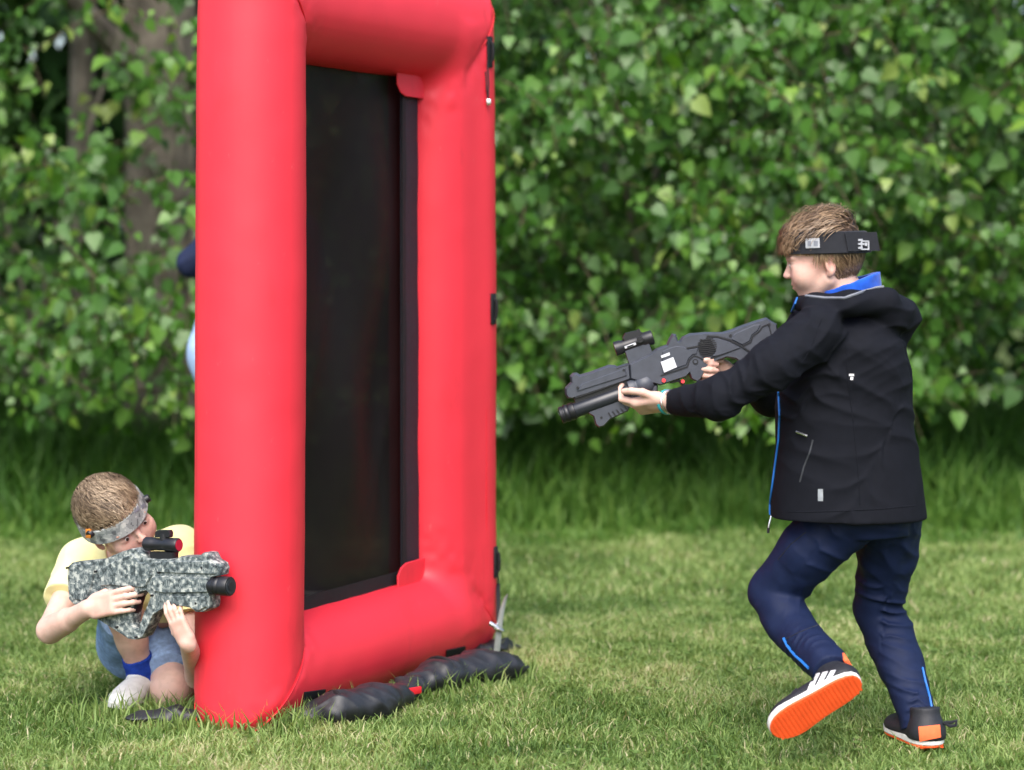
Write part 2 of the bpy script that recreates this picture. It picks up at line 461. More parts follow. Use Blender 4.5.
M['black_shoe'] = mat('black_shoe_mesh', (.014, .015, .020), .6, .4, noise=(60, .2), bump=(260, .3))
M['stripe'] = mat('white_stripe', (.72, .71, .72), .5, noise=(50, .08))
M['gun'] = mat('black_moulded_plastic', (.047, .052, .068), .45, .5, noise=(50, .12), bump=(400, .1))
M['gun_dark'] = mat('dark_plastic', (.010, .010, .013), .4, .5, noise=(60, .1))
M['gun_metal'] = mat('anodised_tube', (.018, .020, .027), .32, .5, noise=(60, .1))
M['sticker'] = mat('silver_sticker', (.62, .62, .66), .35, .5, noise=(60, .1))
M['redbtn'] = mat('red_button', (.75, .05, .06), .4, .5, noise=(80, .05))
M['lens'] = mat('red_coated_lens', (.25, .01, .03), .08, .8, coat=1, noise=(80, .05))
M['band'] = mat('black_elastic', (.010, .011, .016), .75, .3, sheen=.1, noise=(90, .15), bump=(500, .2))
M['pad'] = mat('pale_sensor_pad', (.36, .37, .40), .5, noise=(90, .1))
M['teal'] = mat('teal_wristband', (.012, .24, .26), .45, .5, noise=(70, .15))
M['steel'] = mat('steel_watch', (.55, .56, .58), .25, .5, 1, noise=(70, .1))
M['camo'] = camo_mat('digital_camo_plastic', .0032, 78, ((.030, .040, .043), (.085, .108, .112), (.19, .215, .21), (.40, .42, .385)))
M['camo_cloth'] = camo_mat('camo_cloth', .004, 38, ((.10, .11, .115), (.22, .24, .24), (.36, .38, .37), (.52, .53, .50)), (0, .38, .5, .6), .85)
M['yellow'] = mat('pale_yellow_cotton', (.80, .74, .36), .85, .25, sheen=.1, noise=(30, .05), bump=(450, .12))
M['denim'] = mat('light_denim', (.23, .34, .56), .85, .25, noise=(70, .22), bump=(500, .25))
M['denim_hem'] = mat('pale_denim_hem', (.36, .46, .64), .85, .25, noise=(80, .2))
M['sock'] = mat('blue_sock', (.012, .045, .32), .9, .2, noise=(90, .2), bump=(400, .3))
M['white_shoe'] = mat('white_canvas', (.66, .66, .64), .75, .3, noise=(40, .12), bump=(300, .25))
M['lace'] = mat('white_lace', (.74, .74, .72), .8, noise=(60, .1))
M['logo_or'] = mat('orange_badge', (.70, .23, .03), .6, noise=(90, .2))
M['navy_top'] = mat('navy_jersey', (.008, .014, .045), .8, .3, noise=(40, .15))
M['jeans'] = mat('pale_jeans', (.33, .45, .66), .85, .25, noise=(50, .15))
M['eye'] = mat('eye_white', (.62, .60, .58), .2, .6, noise=(60, .05))
M['iris'] = mat('dark_iris', (.03, .025, .02), .15, .7, noise=(90, .2))

# ------------------------------------------------------------------ ground
def ground_mat():
    m = bpy.data.materials.new('turf'); m.use_nodes = True; t = m.node_tree; b = t.nodes['Principled BSDF']
    tc = t.nodes.new('ShaderNodeTexCoord')
    n = t.nodes.new('ShaderNodeTexNoise'); n.inputs['Scale'].default_value = 26; n.inputs['Detail'].default_value = 8
    r = t.nodes.new('ShaderNodeValToRGB'); el = r.color_ramp.elements
    el[0].position = .3; el[0].color = (.030, .045, .012, 1); el[1].position = .75; el[1].color = (.125, .130, .045, 1)
    e = el.new(.5); e.color = (.065, .095, .022, 1)
    t.links.new(tc.outputs['Object'], n.inputs['Vector']); t.links.new(n.outputs['Fac'], r.inputs[0]); t.links.new(r.outputs[0], b.inputs['Base Color'])
    b.inputs['Roughness'].default_value = .95; b.inputs['Specular IOR Level'].default_value = .1
    bp = t.nodes.new('ShaderNodeBump'); bp.inputs['Strength'].default_value = .8; bp.inputs['Distance'].default_value = .02
    t.links.new(n.outputs['Fac'], bp.inputs['Height']); t.links.new(bp.outputs[0], b.inputs['Normal'])
    return m
g = MB().add([(-120, -60, 0), (120, -60, 0), (120, 160, 0), (-120, 160, 0)], [(0, 1, 2, 3)]).build('ground', ground_mat(), smooth=False)
g['kind'] = 'structure'

def grass(name, P, hgt, wid, lean, tone, label, cat, mt):
    """one bent blade for each root point: 5 points, 3 triangles"""
    n = len(P); a = rng.random(n) * 2 * math.pi
    d = np.c_[np.cos(a), np.sin(a), np.zeros(n)]; s = np.c_[-np.sin(a), np.cos(a), np.zeros(n)]
    b = rng.random(n) * 2 * math.pi; l = np.c_[np.cos(b), np.sin(b), np.zeros(n)] * lean[:, None]
    up = np.c_[np.zeros(n), np.zeros(n), np.ones(n)]
    h = hgt[:, None]; w = wid[:, None]
    v0 = P - s * w * .5; v1 = P + s * w * .5
    m_ = P + up * h * .55 + l * h * .35
    v2 = m_ - s * w * .42; v3 = m_ + s * w * .42
    v4 = P + up * h * (1 - .25 * lean[:, None]) + l * h
    vs = np.stack([v0, v1, v2, v3, v4], 1).reshape(-1, 3)
    o = (np.arange(n) * 5)[:, None]
    fs = np.concatenate([o + np.array([[0, 1, 3]]), o + np.array([[0, 3, 2]]), o + np.array([[2, 3, 4]])])
    me = raw_mesh(name, vs, fs, False, {'tone': np.repeat(tone, 5)})
    ob = link(name, me, mt); ob['kind'] = 'stuff'; tag(ob, label, cat); return ob

GRASS_STOPS = [(0, (.030, .074, .013)), (.3, (.098, .180, .038)), (.55, (.215, .320, .088)), (.78, (.35, .43, .16)), (.9, (.50, .47, .26)), (1, (.58, .51, .34))]
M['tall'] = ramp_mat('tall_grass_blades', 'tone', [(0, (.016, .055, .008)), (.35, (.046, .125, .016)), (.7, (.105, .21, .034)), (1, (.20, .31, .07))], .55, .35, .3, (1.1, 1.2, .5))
M['grass'] = ramp_mat('grass_blades', 'tone', GRASS_STOPS, .55, .35, .35, (1.2, 1.15, .5))
def lawn_points(n, y0, y1):
    y = rng.random(n * 2) ** .9 * (y1 - y0) + y0
    hw = .30 * y + .55
    x = (rng.random(n * 2) * 2 - 1) * 5
    k = np.abs(x) < hw; return np.c_[x, y, np.zeros(n * 2)][k][:n]
P = np.concatenate([lawn_points(330000, 5.2, 9.0), lawn_points(130000, 8.9, 12.6)])
pn = vnoise(P * 1.6 + 5); pn2 = vnoise(P * 6 + 9); pn3 = vnoise(P * 22 + 3)
keep = pn3 > .16; P, pn, pn2, pn3 = P[keep], pn[keep], pn2[keep], pn3[keep]
n = len(P)
tone = np.clip(.49 + .36 * (pn - .5) + .34 * (pn2 - .5) + .22 * (pn3 - .5) + rng.normal(0, .13, n), 0, 1)
dry = rng.random(n) < .04 + .10 * (pn2 > .6) * (P[:, 1] < 9); tone[dry] = .8 + .2 * rng.random(dry.sum())
hg = (.020 + .030 * rng.random(n) + .022 * (pn2 - .4)) * (1 + .5 * (rng.random(n) < .06))
hg = np.clip(hg * .78, .010, .075) * np.where(P[:, 1] > 9, 1.15, 1)
grass('lawn_grass', P, hg, .0027 + .0022 * rng.random(n) + .0018 * (P[:, 1] > 9), .25 + .95 * rng.random(n), tone,
      'short mown pale green lawn grass under the players and the red frame', 'grass', M['grass'])
# clover and small broad-leaved weeds between the blades
n = 5200; c_ = lawn_points(n, 5.6, 10.5); c_ = c_[vnoise(c_ * 3.1 + 2) > .50]; n = len(c_)
a_ = rng.random(n) * 6.28; cl_h = .012 + .022 * rng.random(n)
CP, CT, CN = [], [], []
for q_ in range(3):
    d_ = np.c_[np.cos(a_ + q_ * 2.09), np.sin(a_ + q_ * 2.09), .15 * np.ones(n)]
    CP.append(c_ + np.c_[np.zeros((n, 2)), cl_h]); CT.append(d_); CN.append(np.c_[rng.normal(0, .25, (n, 2)), np.ones(n)])
CLOVER = (np.concatenate(CP), np.concatenate(CT), np.concatenate(CN))
# longer tufts against the tube, bags and shoes
tufts = []
def tuft_line(a, b, n, w):
    t = rng.random(n)[:, None]; return np.asarray(a) + (np.asarray(b) - np.asarray(a)) * t + np.c_[rng.normal(0, w, (n, 2)), np.zeros(n)]
tufts.append(tuft_line((-.93, 6.60, 0), (-.55, 6.58, 0), 420, .03))
tufts.append(tuft_line((-.60, 6.62, 0), (-.42, 6.86, 0), 420, .03))
tufts.append(tuft_line((-.42, 6.88, 0), (.06, 7.44, 0), 520, .03))
tufts.append(tuft_line((-1.2, 6.75, 0), (-.9, 6.82, 0), 300, .05))
P = np.concatenate(tufts); n = len(P)
grass('edge_grass', P, .035 + .075 * rng.random(n) ** 1.8, .0035 + .003 * rng.random(n), .15 + .6 * rng.random(n), np.clip(rng.normal(.5, .16, n), 0, .9),
      'longer uncut grass tufts along the foot of the red frame and the sandbags', 'grass', M['grass'])
# tall unmown grass at the foot of the trees
n = 52000
P = np.c_[rng.random(n) * 9.4 - 4.6, 10.75 + 2.05 * rng.random(n) ** .95, np.zeros(n)]
P[:, 1] += .55 * (vnoise(P * 1.1) - .5) + .25 * (vnoise(P * 4.1) - .5)
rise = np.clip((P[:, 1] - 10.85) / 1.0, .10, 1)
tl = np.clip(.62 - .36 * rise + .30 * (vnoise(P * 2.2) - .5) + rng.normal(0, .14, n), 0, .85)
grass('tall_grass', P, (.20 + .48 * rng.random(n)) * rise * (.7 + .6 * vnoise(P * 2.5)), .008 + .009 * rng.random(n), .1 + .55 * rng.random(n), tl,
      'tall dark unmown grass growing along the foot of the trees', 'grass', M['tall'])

# ------------------------------------------------------------------ trees and shrubs
LEAF_STOPS = [(0, (.026, .078, .011)), (.35, (.050, .138, .019)), (.62, (.080, .198, .030)), (.82, (.125, .260, .040)), (.94, (.205, .345, .048)), (1, (.27, .35, .10))]
M['leaf'] = ramp_mat('poplar_leaf', 'tone', LEAF_STOPS, .38, .40, .5, (1.35, 1.4, .35))
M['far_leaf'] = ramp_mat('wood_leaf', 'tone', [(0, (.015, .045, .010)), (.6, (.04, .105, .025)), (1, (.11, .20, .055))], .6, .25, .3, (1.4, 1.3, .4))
M['bark'] = mat('grey_brown_bark', (.155, .135, .112), .9, .2, noise=(9, .45), bump=(26, 1.0))
M['twig'] = mat('brown_twig', (.075, .058, .035), .8, .2, noise=(30, .3))

LT = np.array([(0, 0, 0), (.25, -.07, .01), (.48, .20, .03), (.33, .58, .02), (0, 1.08, -.07), (-.33, .58, .02), (-.48, .20, .03), (-.25, -.07, .01), (0, .28, -.012), (0, .64, -.02)])
LF = np.array([(0, 1, 2), (0, 2, 8), (8, 2, 3), (8, 3, 9), (9, 3, 4), (0, 6, 7), (0, 8, 6), (8, 5, 6), (8, 9, 5), (9, 4, 5)])
def leaf_frames(tipd, nd):
    t = tipd / np.linalg.norm(tipd, axis=1)[:, None]
    s = np.cross(t, nd); s /= np.linalg.norm(s, axis=1)[:, None] + 1e-9
    return s, t, np.cross(s, t)
def leaf_soup(name, P, S, T, Nn, size, tone, m, curl):
    n = len(P); L = LT[None] * np.ones((n, 1, 1)); L[:, :, 2] *= curl[:, None]
    vs = P[:, None] + size[:, None, None] * (L[:, :, :1] * S[:, None] + L[:, :, 1:2] * T[:, None] + L[:, :, 2:] * Nn[:, None])
    fs = (LF[None] + (np.arange(n) * 10)[:, None, None]).reshape(-1, 3)
    return raw_mesh(name, vs.reshape(-1, 3), fs, True, {'tone': np.repeat(tone, 10)})
P_, T_, N_ = CLOVER; s_, t_, n_ = leaf_frames(T_, N_)
o = link('clover', leaf_soup('clover', P_, s_, t_, n_, .010 + .008 * rng.random(len(P_)), np.clip(rng.normal(.40, .12, len(P_)), 0, .75), None, np.ones(len(P_))), M['grass'])
o['kind'] = 'stuff'; tag(o, 'low clover and small weeds growing among the lawn grass', 'clover')
leaf_protos = []
for i in range(10):
    me = raw_mesh('leaf', LT * V(1, 1, .6 + .25 * i), LF, True, {'tone': np.full(10, (.40, .55, .64, .70, .76, .80, .84, .88, .93, .985)[i])})
    me.materials.append(M['leaf']); leaf_protos.append(me)

def front(x, z):
    """depth of the leafy face of the thicket"""
    P = np.c_[x * .9 + 11, z * .9 + 4, x * 0 + 2]
    y = 10.95 - .65 * (vnoise(P) - .5) - .5 * (vnoise(P * 2.6) - .5)
    y = y + .55 * np.clip(.8 - z, 0, .8) / .8 - .12 * np.clip(z - 1.2, 0, 2)
    return y + .45 * np.clip(-1.1 - x, 0, 1)
def shrub(x0, half, ntw, label, dens=1.0, nleaf=200, top=3.7, seed=1):
    r = np.random.default_rng(seed)
    root = thing('poplar_shrub', (x0, 12.35, 0), label, 'shrub', 'young poplars along the edge of the lawn')
    for k in range(5):
        b = V(x0 + r.normal(0, .22), 12.75 + r.normal(0, .22), -.05); p = [b]; d = V(r.normal(0, .18), r.normal(-.08, .14), 1)
        for i in range(7):
            p.append(p[-1] + d * .5 + V(r.normal(0, .04), r.normal(0, .04), 0))
        MB().tube(p, list(np.linspace(.022, .007, 8)), 7).build('trunk', M['bark'], root)
    # twigs with hanging leaves
    X = x0 + (r.random(ntw) * 2 - 1) * half; Z = .60 + (top - .60) * r.random(ntw)
    dep = r.random(ntw) ** 1.7 * 1.7
    Y = front(X, Z) + dep
    gap = ((X > -2.05) & (X < -1.35) & (Z > 1.45) & (r.random(ntw) < .62)) | ((X > -2.45) & (X <= -2.05) & (Z > 1.75) & (r.random(ntw) < .6)); X = np.where(gap, X - 1.0 * (X < -1.7) + 1.2 * (X >= -1.7), X)
    void = vnoise(np.c_[X * 2.3 + 3, Y * 1.2, Z * 2.3]) < .31; dep = np.where(void, dep + .7 + .5 * r.random(ntw), dep); Y = front(X, Z) + dep
    D = np.c_[r.normal(0, .6, ntw), r.normal(-.55, .4, ntw), r.normal(.05, .5, ntw)]; D /= np.linalg.norm(D, axis=1)[:, None]
    Ln = .25 + .42 * r.random(ntw)
    tm = MB(); LP, LTd, LN, LS, LTo = [], [], [], [], []
    for i in range(ntw):
        p0 = V(X[i], Y[i], Z[i]) - D[i] * Ln[i] * .6; m = int(Ln[i] / .036)
        pts = [p0 + D[i] * Ln[i] * t + V(0, 0, -.10 * t * t) for t in (0, .33, .66, 1)]
        if i % 2 == 0 or dep[i] < .25: tm.tube(pts, [.005, .004, .003, .0015], 4, cap=False)
        tw_tone = r.normal(.47, .17)
        for j in range(m):
            t = (j + .5 + r.normal(0, .2)) / m; a = j * 2.4 + r.random()
            s = V(math.cos(a), -.35, math.sin(a) * .5) * (.03 + .03 * r.random())
            LP.append(p0 + D[i] * Ln[i] * t + V(0, 0, -.10 * t * t) + s)
            LTd.append(V(s[0] * 9 + r.normal(0, .3), -.25 + r.normal(0, .3), -.75 + r.normal(0, .3)))
            LN.append(V(r.normal(0, .7), -.62 + r.normal(0, .5), .62 + r.normal(0, .5)))
            LS.append((.036 + .060 * r.random() ** 2.2) * (1 - .35 * (t > .85)))
            LTo.append(np.clip(tw_tone + r.normal(0, .14) + .22 * (t > .8) * r.random(), 0, 1) if r.random() > .012 else .86 + .12 * r.random())
    P = np.array(LP); T = np.array(LTd); N_ = np.array(LN); S = np.array(LS); To = np.array(LTo)
    s, t, n = leaf_frames(T, N_)
    px = 512 + F_PX * P[:, 0] / P[:, 1]; py = HOR - F_PX * (P[:, 2] - EYE) / P[:, 1]
    vis = (px > -10) & (px < 1034) & (py > -10) & (py < 520)
    score = np.where(vis, (P[:, 1] - front(P[:, 0], P[:, 2])) - S * 8, 99)
    order = np.argsort(score); pick = order[:min(nleaf, int(vis.sum()))]
    for i in pick:
        me = leaf_protos[int(np.argmin([abs(To[i] + .12 - q) for q in (.40, .55, .64, .70, .76, .80, .84, .88, .93, .985)]))]
        o = bpy.data.objects.new('leaf', me); COL.objects.link(o); o.parent = root
        o.matrix_parent_inverse = Matrix.Translation(root.location).inverted()
        z = S[i] * 1.04
        o.matrix_basis = Matrix(((s[i][0] * z, t[i][0] * z, n[i][0] * z, P[i][0]), (s[i][1] * z, t[i][1] * z, n[i][1] * z, P[i][1]), (s[i][2] * z, t[i][2] * z, n[i][2] * z, P[i][2]), (0, 0, 0, 1)))
    rest = np.setdiff1d(np.arange(len(P)), pick)
    me = leaf_soup('foliage', P[rest], s[rest], t[rest], n[rest], S[rest], To[rest], M['leaf'], .5 + 2.2 * r.random(len(rest)))
    o = link('foliage', me, M['leaf'], root); o['kind'] = 'stuff'
    o = tm.build('twigs', M['twig'], root); o['kind'] = 'stuff'
    return root
shrub(-3.75, .75, 190, 'leafy poplar shrub at the end of the row, past the thick trunk', nleaf=30, seed=3)
shrub(-2.55, .75, 400, 'loose leafy poplar shrub in front of the thick grey trunk', nleaf=280, seed=4)
shrub(-1.45, .65, 360, 'poplar shrub partly hidden behind the near post of the red frame', nleaf=220, seed=5)
shrub(-.45, .60, 380, 'poplar shrub behind the black netting of the red frame', nleaf=150, seed=6)
shrub(.50, .62, 560, 'dense poplar shrub between the red frame and the black toy rifle', nleaf=290, seed=7)
shrub(1.45, .62, 560, 'dense poplar shrub behind the head of the boy in the black jacket', nleaf=290, seed=8)
shrub(2.45, .65, 540, 'dense poplar shrub behind the hood and back of the boy in the black jacket', nleaf=250, seed=9)
shrub(3.55, .75, 200, 'leafy poplar shrub at the far end of the row, past the jacketed boy', nleaf=0, seed=10)

def big_tree(x, y, r0, r1, h, label, seed, lean=(0, 0)):
    r = np.random.default_rng(seed)
    root = thing('poplar_tree', (x, y, 0), label, 'tree')
    zs = np.linspace(-.1, h, 22)
    vs = []; seg = 22
    for z in zs:
        rad = r0 + (r1 - r0) * z / h + .12 * r0 * math.exp(-max(z, 0) * 3)
        for k in range(seg):
            a = 2 * math.pi * k / seg
            q = 1 + .12 * (vnoise(np.array([[3 * math.cos(a) + seed, 3 * math.sin(a), z * .7]]))[0] - .5) + .05 * math.sin(a * 7 + z)
            vs.append((x + lean[0] * z + rad * q * math.cos(a), y + lean[1] * z + rad * q * math.sin(a), z))
    fs = [(i * seg + k, i * seg + (k + 1) % seg, (i + 1) * seg + (k + 1) % seg, (i + 1) * seg + k) for i in range(len(zs) - 1) for k in range(seg)]
    MB().add(vs, fs).build('trunk', M['bark'], root)
    tips = []
    for k in range(9):
        z = h * (.42 + .55 * r.random()); a = r.random() * 6.283; L = 1.0 + 1.0 * r.random()
        b = V(x + lean[0] * z, y + lean[1] * z, z); d = V(math.cos(a), math.sin(a), .75)
        pts = [b + d * L * t + V(0, 0, .2 * t * t) for t in (0, .3, .6, 1)]
        MB().tube(pts, [r1 * .5, r1 * .35, r1 * .22, .008], 7).build('limb', M['bark'], root); tips.append((pts[2], pts[3]))
    n = 2600; c = r.integers(0, 9, n); t = r.random(n)[:, None]
    A = np.array([q[0] for q in tips])[c]; B = np.array([q[1] for q in tips])[c]
    P = A + (B - A) * t + r.normal(0, .38, (n, 3)); P[:, 2] = np.maximum(P[:, 2], 2.9)
    s, tt, nn = leaf_frames(r.normal(0, .5, (n, 3)) + V(0, 0, -.8), r.normal(0, .6, (n, 3)) + V(0, -.5, .6))
    me = leaf_soup('crown', P, s, tt, nn, .09 + .05 * r.random(n), np.clip(r.normal(.5, .16, n), 0, 1), M['leaf'], np.ones(n))
    o = link('crown', me, M['leaf'], root); o['kind'] = 'stuff'
big_tree(-1.93, 13.35, .215, .17, 4.6, 'tall tree with a thick grey-brown trunk left of the red frame', 21)
big_tree(-2.50, 13.9, .085, .065, 4.4, 'slim dark-trunked tree beside the thick grey trunk', 22, (.015, 0))

# the wood further back reads as one mass of leaves
n = 24000
P = np.c_[rng.random(n) * 22 - 11, 14.6 + 3.2 * rng.random(n), 5.6 * rng.random(n) ** .9]
s, t, nn = leaf_frames(rng.normal(0, .5, (n, 3)) + V(0, 0, -.7), rng.normal(0, .5, (n, 3)) + V(0, -.7, .6))
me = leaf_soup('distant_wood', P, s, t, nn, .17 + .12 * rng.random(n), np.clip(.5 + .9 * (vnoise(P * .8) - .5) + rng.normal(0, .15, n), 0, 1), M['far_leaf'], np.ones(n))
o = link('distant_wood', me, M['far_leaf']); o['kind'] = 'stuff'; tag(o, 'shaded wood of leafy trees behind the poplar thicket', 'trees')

# ------------------------------------------------------------------ the red inflatable frame
NEAR = V(-.731, 6.72, 0); FAR = V(-.203, 7.85, 0)
E = nrm(FAR - NEAR); LEN = float(np.linalg.norm(FAR - NEAR)); NR = V(E[1], -E[0], 0)      # NR points to the side facing the standing boy
TR = .153; ZB = .135; ZT = 2.01
def fr(u, z, w=0.0):
    """frame coordinates: u along the frame, z up, w sideways (towards the standing boy)"""
    k = .012 * (z / 2.0)
    uu = u + (LEN / 2 - u) * 2 * k
    return NEAR + E * uu + NR * w + V(0, 0, z)
inf = thing('inflatable_frame', NEAR, 'tall red inflatable frame bunker with black netting standing on the lawn', 'inflatable')
h = .010
us = np.arange(-.24, LEN + .25, h); zs = np.arange(-.06, 2.26, h); ws = np.arange(-.2, .201, h)
Fi = Field((us[0], zs[0], ws[0]), (us[-1], zs[-1], ws[-1]), h)
U = Fi.ax[0][:, None, None] - LEN / 2; Zz = Fi.ax[1][None, :, None] - (ZB + ZT) / 2; Ww = Fi.ax[2][None, None, :]
qx = np.abs(U) - LEN / 2; qz = np.abs(Zz) - (ZT - ZB) / 2
oz = np.maximum(qz, 0) * np.where(Zz > 0, .74, 1.0)
outer = (np.maximum(qx, 0) ** 6 + oz ** 6) ** (1 / 6)
inner = np.minimum(np.maximum(qx, qz), 0)
d2 = outer + inner
mitre = np.abs(qx - qz)
dd = np.sqrt(d2 ** 2 + Ww ** 2) - TR * (1 + .012 * np.cos(Zz * 2.1))
dd = dd + .0045 * np.exp(-(mitre / .012) ** 2)            # welded seam pulls the corner in
ex = np.sqrt((U - LEN / 2 + .128) ** 2 + Ww ** 2) - .135
ex = np.maximum(ex, np.abs(Zz) - (ZT - ZB) / 2)
hk_ = np.maximum(.05 - np.abs(dd - ex), 0) / .05
dd = np.minimum(dd, ex) - hk_ * hk_ * .0125
Fi.d = dd.astype(np.float32)
vs, fs = Fi.mesh(); vs = relax(vs, fs, 1)
nn_ = vnormals(vs, fs)
mt_ = np.abs((np.abs(vs[:, 0] - LEN / 2) - LEN / 2) - (np.abs(vs[:, 1] - (ZB + ZT) / 2) - (ZT - ZB) / 2))
ang = np.arctan2(vs[:, 2], np.minimum(np.abs(np.abs(vs[:, 0] - LEN / 2) - LEN / 2), 9))
wr = vnoise(vs * 24) + .7 * vnoise(vs * 44 + 5) - .85
vs = vs + nn_ * (.0055 * wr * np.exp(-(mt_ / .075) ** 2) + .004 * (vnoise(vs * 4) - .5) + .0015 * (vnoise(vs * 13) - .5))[:, None]
wv = np.array([fr(a, b, c) for a, b, c in vs])
wv[:, 2] = np.maximum(wv[:, 2], .004)
tube = link('tube', raw_mesh('tube', wv, fs[:, ::-1], True), M['red'], inf)
# seams: mitre welds and one long weld on each upright
def seam(pts, r=.0022):
    MB().tube(pts, r, 5).build('seam', M['red_trim'], inf)
def tube_pt(cu, cz, du, dz, a, r=TR):
    return fr(cu + du * r * math.cos(a), cz + dz * r * math.cos(a), r * math.sin(a))
for cu, cz, du, dz in ((0, ZB, -1, -1), (0, ZT, -1, 1), (LEN, ZB, 1, -1), (LEN, ZT, 1, 1)):
    seam([tube_pt(cu, cz, du, dz, a, TR - .0015) for a in np.linspace(.55, math.pi - .02, 22)])
    seam([tube_pt(cu, cz, du, dz, a, TR - .0035) for a in np.linspace(math.pi + .02, 2 * math.pi - .55, 22)])
seam([fr(LEN - .03, z, .1495) for z in np.linspace(ZB + .16, ZT - .12, 30)], .0018)
seam([fr(LEN - .03, z, -.1495) for z in np.linspace(ZB + .16, ZT - .12, 30)], .0018)
# netting
def net_mat():
    m = bpy.data.materials.new('black_netting'); m.use_nodes = True; t = m.node_tree; b = t.nodes['Principled BSDF']; out = t.nodes['Material Output']
    b.inputs['Base Color'].default_value = (.0100, .0066, .0070, 1); b.inputs['Roughness'].default_value = .55; b.inputs['Specular IOR Level'].default_value = .12
    tc = t.nodes.new('ShaderNodeTexCoord'); n = t.nodes.new('ShaderNodeTexNoise'); n.inputs['Scale'].default_value = 3.5; n.inputs['Detail'].default_value = 4
    r = t.nodes.new('ShaderNodeMapRange'); r.inputs[1].default_value = .3; r.inputs[2].default_value = .7; r.inputs[3].default_value = .010; r.inputs[4].default_value = .030
    tr = t.nodes.new('ShaderNodeBsdfTransparent'); mx = t.nodes.new('ShaderNodeMixShader')
    t.links.new(tc.outputs['Object'], n.inputs['Vector']); t.links.new(n.outputs['Fac'], r.inputs[0]); t.links.new(r.outputs[0], mx.inputs[0])
    t.links.new(b.outputs[0], mx.inputs[1]); t.links.new(tr.outputs[0], mx.inputs[2]); t.links.new(mx.outputs[0], out.inputs[0]); return m
nu, nz = 40, 70; gv = []
for i in range(nu + 1):
    for j in range(nz + 1):
        u = TR - .03 + (LEN - 2 * TR + .06) * i / nu; z = ZB + TR - .03 + (ZT - ZB - 2 * TR + .06) * j / nz
        b_ = math.sin(math.pi * i / nu) * math.sin(math.pi * j / nz)
        w = b_ * (.018 * math.sin(u * 9 + z * 5) + .016 * math.sin(z * 3 - u * 14 + 1) + .03 * (float(vnoise(np.array([[u * 3, z * 2, 1.]]))[0]) - .5))
        w += b_ * .010 * (1 - abs(math.sin(u * 5.5 - z * 2.6 + .6)) ** .5) * math.exp(-((z - .75) / .7) ** 2) * 2
        gv.append(fr(u, z, w))
gf = [(i * (nz + 1) + j, (i + 1) * (nz + 1) + j, (i + 1) * (nz + 1) + j + 1, i * (nz + 1) + j + 1) for i in range(nu) for j in range(nz)]
MB().add(gv, gf).build('netting', net_mat(), inf)
# dark webbing strip that holds the netting along the far upright, and the hem along the foot
def strip(name, m, a, b, wv_, wid_dir, wd, th=.003, n=30):
    v = []; 
    for i in range(n + 1):
        t = i / n; u = a[0] + (b[0] - a[0]) * t; z = a[1] + (b[1] - a[1]) * t
        wob = .0012 * math.sin(t * 17) + .001 * math.sin(t * 41)
        for s in (0, 1):
            for q in (0, 1):
                v.append(fr(u + wid_dir[0] * wd * s, z + wid_dir[1] * wd * s, wv_ + wob * (1 - s) + th * q))
    f = []
    for i in range(n):
        o_, p_ = 4 * i, 4 * i + 4
        f += [(o_, o_ + 2, p_ + 2, p_), (o_ + 1, p_ + 1, p_ + 3, o_ + 3), (o_, p_, p_ + 1, o_ + 1), (o_ + 2, o_ + 3, p_ + 3, p_ + 2)]
    f += [(0, 1, 3, 2), (4 * n, 4 * n + 2, 4 * n + 3, 4 * n + 1)]
    return MB().add(v, f).build(name, m, inf)
M['net_strip'] = mat('blue_black_webbing', (.011, .014, .022), .6, .4, noise=(60, .2), bump=(300, .3))
strip('webbing_strip', M['net_strip'], (LEN - TR - .10, ZB + TR - .02), (LEN - TR - .10, ZT - TR + .02), .020, (-1, 0), .125)
strip('webbing_edge', M['black_web'], (LEN - TR - .205, ZB + TR - .02), (LEN - TR - .205, ZT - TR + .02), .026, (-1, 0), .022, .004)
strip('webbing_hem', M['black_web'], (TR - .02, ZB + TR - .008), (LEN - TR + .02, ZB + TR - .008), .022, (0, 1), .045)
# red corner gussets in the opening
for zc, sz in ((ZB + TR, 1), (ZT - TR, -1)):
    uc = LEN - TR
    tri = [(uc + .02, zc - sz * .05), (uc - .285, zc - sz * .05), (uc - .285, zc + sz * .028), (uc - .262, zc + sz * .052), (uc - .23, zc + sz * .062), (uc + .02, zc + sz * .066)]
    plate([tri], .006, (.002, .002), lambda p: fr(p[0], p[1], .040), NR).build('gusset', M['red'], inf)
# black handles on the outer side of the far upright with cords
def on_far(z, a): return fr(LEN + TR * math.cos(a), z, TR * math.sin(a)), nrm(E * math.cos(a) + NR * math.sin(a))
ts = Surf(tube)
for hx_, hy_ in ((489, 52), (492.5, 309), (495, 562)):
    p0, nrm0 = ts.hit(hx_, hy_); R_ = np.array([np.cross(V(0, 0, 1), nrm0), V(0, 0, 1), nrm0])
    hd = MB().box(p0 + nrm0 * .002, (.016, .050, .005), R_).build('handle_patch', M['black_web'], inf, bevel=.003)
    MB().tube([p0 + nrm0 * .003 + V(0, 0, .04), p0 + nrm0 * .013 + V(0, 0, .025), p0 + nrm0 * .015, p0 + nrm0 * .013 - V(0, 0, .025), p0 + nrm0 * .003 - V(0, 0, .04)], .005, 7).build('handle', M['black_web'], inf)
p0, n0 = ts.hit(486, 78)
MB().tube([p0 + n0 * .006 + V(0, 0, .05), p0 + n0 * .010 - V(0, 0, .02), p0 + n0 * .008 - V(0, 0, .07), p0 + n0 * .012 - V(.008, 0, .04), p0 + n0 * .008 + V(-.008, 0, .02)], .0028, 6).build('cord', M['cord'], inf)
MB().box(p0 + n0 * .010 - V(0, 0, .078), (.007, .005, .010)).build('cord_clip', M['chrome'], inf, bevel=.002)
